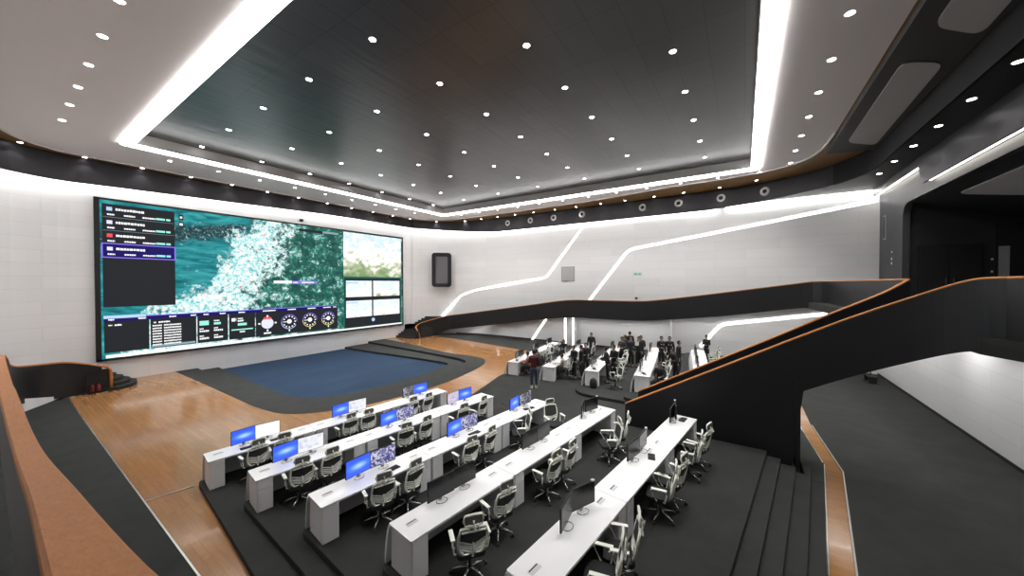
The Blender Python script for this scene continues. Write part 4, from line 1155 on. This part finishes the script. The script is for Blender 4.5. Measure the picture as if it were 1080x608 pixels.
def person(x, y, z, rz, label, coat=(.012, .012, .014), legs=(.012, .012, .015), pose='stand', arms='down', h=1.74, shoe=None, long_=False, lean=0.):
    k = h / 1.74 if pose == 'stand' else 1.
    t = empty('person', (x, y, z), rz)
    S = lambda *p: tuple(k * c for c in p)
    sit = pose == 'sit'
    ph = .50 if sit else .95
    ly = lean
    # torso (facing +Y)
    T = {'pel': (0, 0, ph), 'wai': (0, .01 + ly * .3, ph + .16), 'che': (0, .0 + ly * .7, ph + .36), 'shc': (0, -.01 + ly, ph + .48), 'nek': (0, .01 + ly, ph + .56), 'hd1': (0, .03 + ly * 1.05, ph + .62), 'hd2': (0, .025 + ly * 1.1, ph + .70), 'hd3': (0, .02 + ly * 1.1, ph + .765)}
    names = list(T); V_ = [T[n] for n in names]; E_ = [(i, i + 1) for i in range(7)]
    Rr = [(.11, .085), (.10, .08), (.125, .09), (.075, .065), (.05, .05), (.062, .066), (.076, .088), (.055, .065)]
    idx = {n: i for i, n in enumerate(names)}
    def addv(p, par, r):
        V_.append(p); Rr.append(r); E_.append((par, len(V_) - 1)); return len(V_) - 1
    arm_pts = {}; leg_pts = {}
    for s in (-1, 1):
        sh = (s * .17, -.01 + ly, ph + .46)
        if arms == 'down': el = (s * .23, -.03 + ly, ph + .18); wr = (s * .22, .06 + ly, ph - .06); dr_ = (0, .35, -1)
        elif arms == 'front': el = (s * .22, .02 + ly, ph + .20); wr = (s * .13, .27 + ly, ph + .20); dr_ = (-s * .3, 1, .1)
        elif arms == 'cross': el = (s * .23, .05 + ly, ph + .20); wr = (-s * .04, .19 + ly, ph + .26 + s * .02); dr_ = (-s, .1, 0)
        elif arms == 'phone': 
            el = (s * .23, .03 + ly, ph + .20); wr = ((s * .10, .22 + ly, ph + .36) if s > 0 else (s * .20, .10 + ly, ph - .02)); dr_ = (-.2, .5, .8) if s > 0 else (0, .3, -1)
        else: el = (s * .22, .10 + ly, ph + .22); wr = (s * .16, .36 + ly, ph + .24); dr_ = (-s * .2, 1, 0)
        a = addv(sh, idx['shc'], (.058, .058)); b_ = addv(el, a, (.044, .044)); c_ = addv(wr, b_, (.028, .028))
        d = Vector(dr_).normalized(); palm = Vector(wr) + d * .05; p_ = addv(tuple(palm), c_, (.034, .02))
        arm_pts[s] = (sh, el, wr, d, palm)
        if sit: hp = (s * .10, .02, ph - .02); kn = (s * .14, .42, ph + .0); an = (s * .14, .40, .09)
        else: hp = (s * .09, 0, ph - .06); kn = (s * .105, .02, .50); an = (s * .11, -.01, .09)
        a = addv(hp, 0, (.07, .07)); b_ = addv(kn, a, (.06, .06)); c_ = addv(an, b_, (.04, .04))
        addv((an[0] + s * .01, an[1] + .12, .04), c_, (.035, .03))
        leg_pts[s] = (hp, kn, an)
    body = skin_mesh('body', [S(*v) for v in V_], E_, [tuple(q * k for q in r) for r in Rr], SK, t)
    # fingers, nose and ears joined into the body mesh
    fb = MB()
    for s in (-1, 1):
        sh, el, wr, d, palm = arm_pts[s]; side = d.cross(Vector((0, 0, 1)) if abs(d.z) < .8 else Vector((0, 1, 0))).normalized(); nn = side.cross(d)
        for j, ln in enumerate((.062, .07, .066, .052)):
            p0 = palm + side * (.018 * (j - 1.5)) + d * .02
            fb.tube([S(*p0), S(*(p0 + d * ln * .6 - nn * .006)), S(*(p0 + d * ln - nn * .022))], [.009, .008, .006], 6)
        p0 = palm - d * .02 - side * .03 * s
        fb.tube([S(*p0), S(*(p0 + d * .03 - side * s * .02)), S(*(p0 + d * .055 - side * s * .024))], [.011, .009, .007], 6)
    hd = Vector(T['hd2'])
    fb.tube([S(hd.x, hd.y + .075, hd.z + .015), S(hd.x, hd.y + .102, hd.z - .018), S(hd.x, hd.y + .08, hd.z - .028)], [.007, .013, .01], 6)
    fb.tube([S(hd.x - .025, hd.y + .078, hd.z - .05), S(hd.x + .025, hd.y + .078, hd.z - .05)], .006, 6)
    for s in (-1, 1): fb.tube([S(hd.x + s * .074, hd.y, hd.z + .02), S(hd.x + s * .085, hd.y - .01, hd.z), S(hd.x + s * .076, hd.y, hd.z - .025)], .012, 6)
    me = body.data; bm = bmesh.new(); bm.from_mesh(me); base = len(bm.verts)
    nv = [bm.verts.new(v) for v in fb.v]
    for f_ in fb.f:
        fc = bm.faces.new([nv[i] for i in f_]); fc.smooth = True
    bm.to_mesh(me); bm.free()
    e = MB()
    for s in (-1, 1): e.lathe([(0, -.008), (.008, -.004), (.009, 0), (.008, .004), (0, .008)], 8, Matrix.Translation(S(hd.x + s * .03, hd.y + .078, hd.z + .008)))
    e.build('eyes', EYE, t)
    hr = MB(); pr = []
    for i in range(7): a = i / 6 * PI / 2; pr.append((.088 * math.cos(a) * k, (.095 * math.sin(a)) * k))
    hm = Matrix.Translation(S(hd.x, hd.y - .012, hd.z + .015)) @ Matrix.Rotation(R(18), 4, 'X') @ Matrix.Diagonal((.98, 1.12, 1.15, 1))
    hr.lathe([(.084 * k, -.06 * k), (.088 * k, -.02 * k)] + pr, 16, hm)
    o = hr.build('hair', HAIR, t, smooth=True)
    so_ = o.modifiers.new('shell', 'SOLIDIFY'); so_.thickness = .01; so_.offset = -1
    for v in o.data.vertices:      # keep the face clear
        if v.co.y > (hd.y + .045) * k and v.co.z < (hd.z + .05) * k: v.co.y = (hd.y - .01) * k; 
    # jacket
    jv = [T['pel'], T['wai'], T['che'], T['shc'], (T['nek'][0], T['nek'][1], T['nek'][2] - .025)]
    if not sit: jv[0] = (0, 0, ph - (.20 if long_ else .12))
    je = [(0, 1), (1, 2), (2, 3), (3, 4)]; jr = [(.18, .145), (.15, .12), (.175, .135), (.115, .095), (.062, .062)]
    for s in (-1, 1):
        sh, el, wr, d, palm = arm_pts[s]
        n = len(jv); jv += [sh, el, tuple(Vector(wr) - d * .005)]; je += [(3, n), (n, n + 1), (n + 1, n + 2)]; jr += [(.082, .082), (.062, .062), (.046, .046)]
    skin_mesh('jacket', [S(*v) for v in jv], je, [tuple(q * k for q in r) for r in jr], CL(coat), t)
    tv = [(0, 0, ph + .12), (0, 0, ph - .05)]; te = [(0, 1)]; tr = [(.15, .12), (.185, .15)]
    for s in (-1, 1):
        hp, kn, an = leg_pts[s]
        n = len(tv); tv += [hp, kn, (an[0], an[1], an[2] + .04)]; te += [(1, n), (n, n + 1), (n + 1, n + 2)]; tr += [(.12, .12), (.08, .08), (.054, .054)]
    skin_mesh('trousers', [S(*v) for v in tv], te, [tuple(q * k for q in r) for r in tr], CL(legs), t)
    for s in (-1, 1):
        an = leg_pts[s][2]
        pts = rrect(an[0] - .05, an[0] + .05, an[1] - .09, an[1] + .20, .045, 3)
        b_ = MB().plate([tuple(k * c for c in p) for p in pts], [], 0, .075 * k)
        b_.build('shoe', shoe or SHOE, t, bevel=.02 * k)
    tag(t, label, 'person')
    return t
K_ = (.012, .012, .014)
def face_to(a): return R(a)
person(14.27, 8.2, .26, R(-60), 'person in dark red jacket, jeans and white shoes standing in the aisle', (.09, .015, .018), (.035, .045, .09), arms='front', h=1.8, shoe=SHOEW)
PP = [
 ((16.55, 9.75, .13), 20, 'seated person in pink top at the near end of first row, far block', (.38, .16, .15), (.02, .02, .02), 'sit', 'desk', .12),
 ((17.35, 9.6, .13), -10, 'person in black seated beside the pink top, bending over the desk', K_, K_, 'sit', 'desk', .2),
 ((21.55, 10.0, .13), 90, 'person in dark clothes seated near the lit column', K_, K_, 'sit', 'desk', .1),
 ((21.6, 8.15, .26), 100, 'lone person in a dark coat standing behind the second row, far block', (.02, .02, .02), K_, 'stand', 'down', 0),
 ((16.75, 7.25, .26), 60, 'person in black, leftmost of three standing close together between rows', K_, K_, 'stand', 'front', 0),
 ((17.0, 6.95, .26), 30, 'person in black, middle of three standing close together between rows', K_, K_, 'stand', 'down', 0),
 ((17.75, 7.02, .26), 120, 'person in black, rightmost of three standing close together between rows', K_, K_, 'stand', 'front', 0),
 ((16.55, 7.65, .26), 20, 'seated person in a pale grey hoodie at the second row, far block', (.42, .41, .36), (.03, .03, .03), 'sit', 'desk', .15),
 ((16.55, 5.4, .39), 30, 'person in black leaning over the third row desk near its end', K_, K_, 'stand', 'front', .1),
 ((17.15, 5.3, .39), 60, 'person in black standing behind the leaning one at the third row', K_, K_, 'stand', 'front', 0),
 ((20.1, 5.75, .39), 80, 'person in grey standing at the left of the cluster, third row', (.05, .045, .045), K_, 'stand', 'front', 0),
 ((20.75, 5.75, .39), 40, 'person in black jacket in the middle of the cluster, third row', K_, K_, 'stand', 'cross', 0),
 ((20.5, 5.35, .39), 75, 'person in dark blue grey standing at the right of the cluster', (.03, .035, .045), K_, 'stand', 'down', 0),
 ((22.5, 5.95, .39), -60, 'person in black jacket and grey trousers standing past the cluster', K_, (.12, .13, .15), 'stand', 'down', 0),
 ((20.6, 4.95, .39), 100, 'person in black holding papers, left of the pair by the fourth row', K_, K_, 'stand', 'phone', 0),
 ((21.1, 4.95, .39), 110, 'person in black, right of the pair beside the plain white column', K_, K_, 'stand', 'front', 0),
 ((20.6, 3.75, .52), 130, 'person in black with badge facing left behind the fourth row desk', K_, K_, 'stand', 'front', 0),
 ((20.75, 3.35, .52), 110, 'person in black standing just behind the one with the badge', K_, K_, 'stand', 'down', 0),
 ((19.4, 2.70, .52), 175, 'person in black uniform with white chest badges facing the camera', K_, K_, 'stand', 'down', 0),
 ((18.05, 2.62, .52), 60, 'person in black bending over beside the uniformed one', K_, K_, 'stand', 'front', .28),
 ((16.0, 2.95, .52), 80, 'seated person in black jacket in a chair by the central handrail', K_, K_, 'sit', 'desk', .05),
 ((22.7, 1.72, .65), 60, 'rightmost person in black, back turned, above the handrail', K_, K_, 'stand', 'front', 0)]
for (x, y, z), a, lab, c, l, ps, ar, ln in PP:
    p = person(x, y, z, R(a), lab, c, l, ps, ar, 1.58 if 'rightmost person in black, back' in lab else (1.6 if ln > .2 else 1.74), lean=ln)
    if 'badge' in lab:
        MB().box(-.09, -.05, .13, .15, 1.28, 1.32).box(.04, .10, .13, .15, 1.30, 1.33).build('badge', 'trim_white', p)
    if 'holding papers' in lab:
        MB().box(-.02, .18, .28, .29, 1.28, 1.52).build('papers', 'trim_white', p)

# ------------------------------------------------------------------ world and view
w = bpy.data.worlds.new('world'); sc.world = w; w.use_nodes = True
w.node_tree.nodes['Background'].inputs[0].default_value = (.5, .52, .55, 1)
w.node_tree.nodes['Background'].inputs[1].default_value = .1
sc.view_settings.view_transform = 'Standard'; sc.view_settings.look = 'None'
sc.view_settings.gamma = 1; sc.view_settings.use_curve_mapping = False
sc.view_settings.exposure = 0.95
sc.cycles.use_denoising = True
sc.cycles.max_bounces = 8; sc.cycles.diffuse_bounces = 5; sc.cycles.glossy_bounces = 4
sc.cycles.sample_clamp_indirect = 6; sc.cycles.use_light_tree = True
sc.cycles.caustics_reflective = False; sc.cycles.caustics_refractive = False
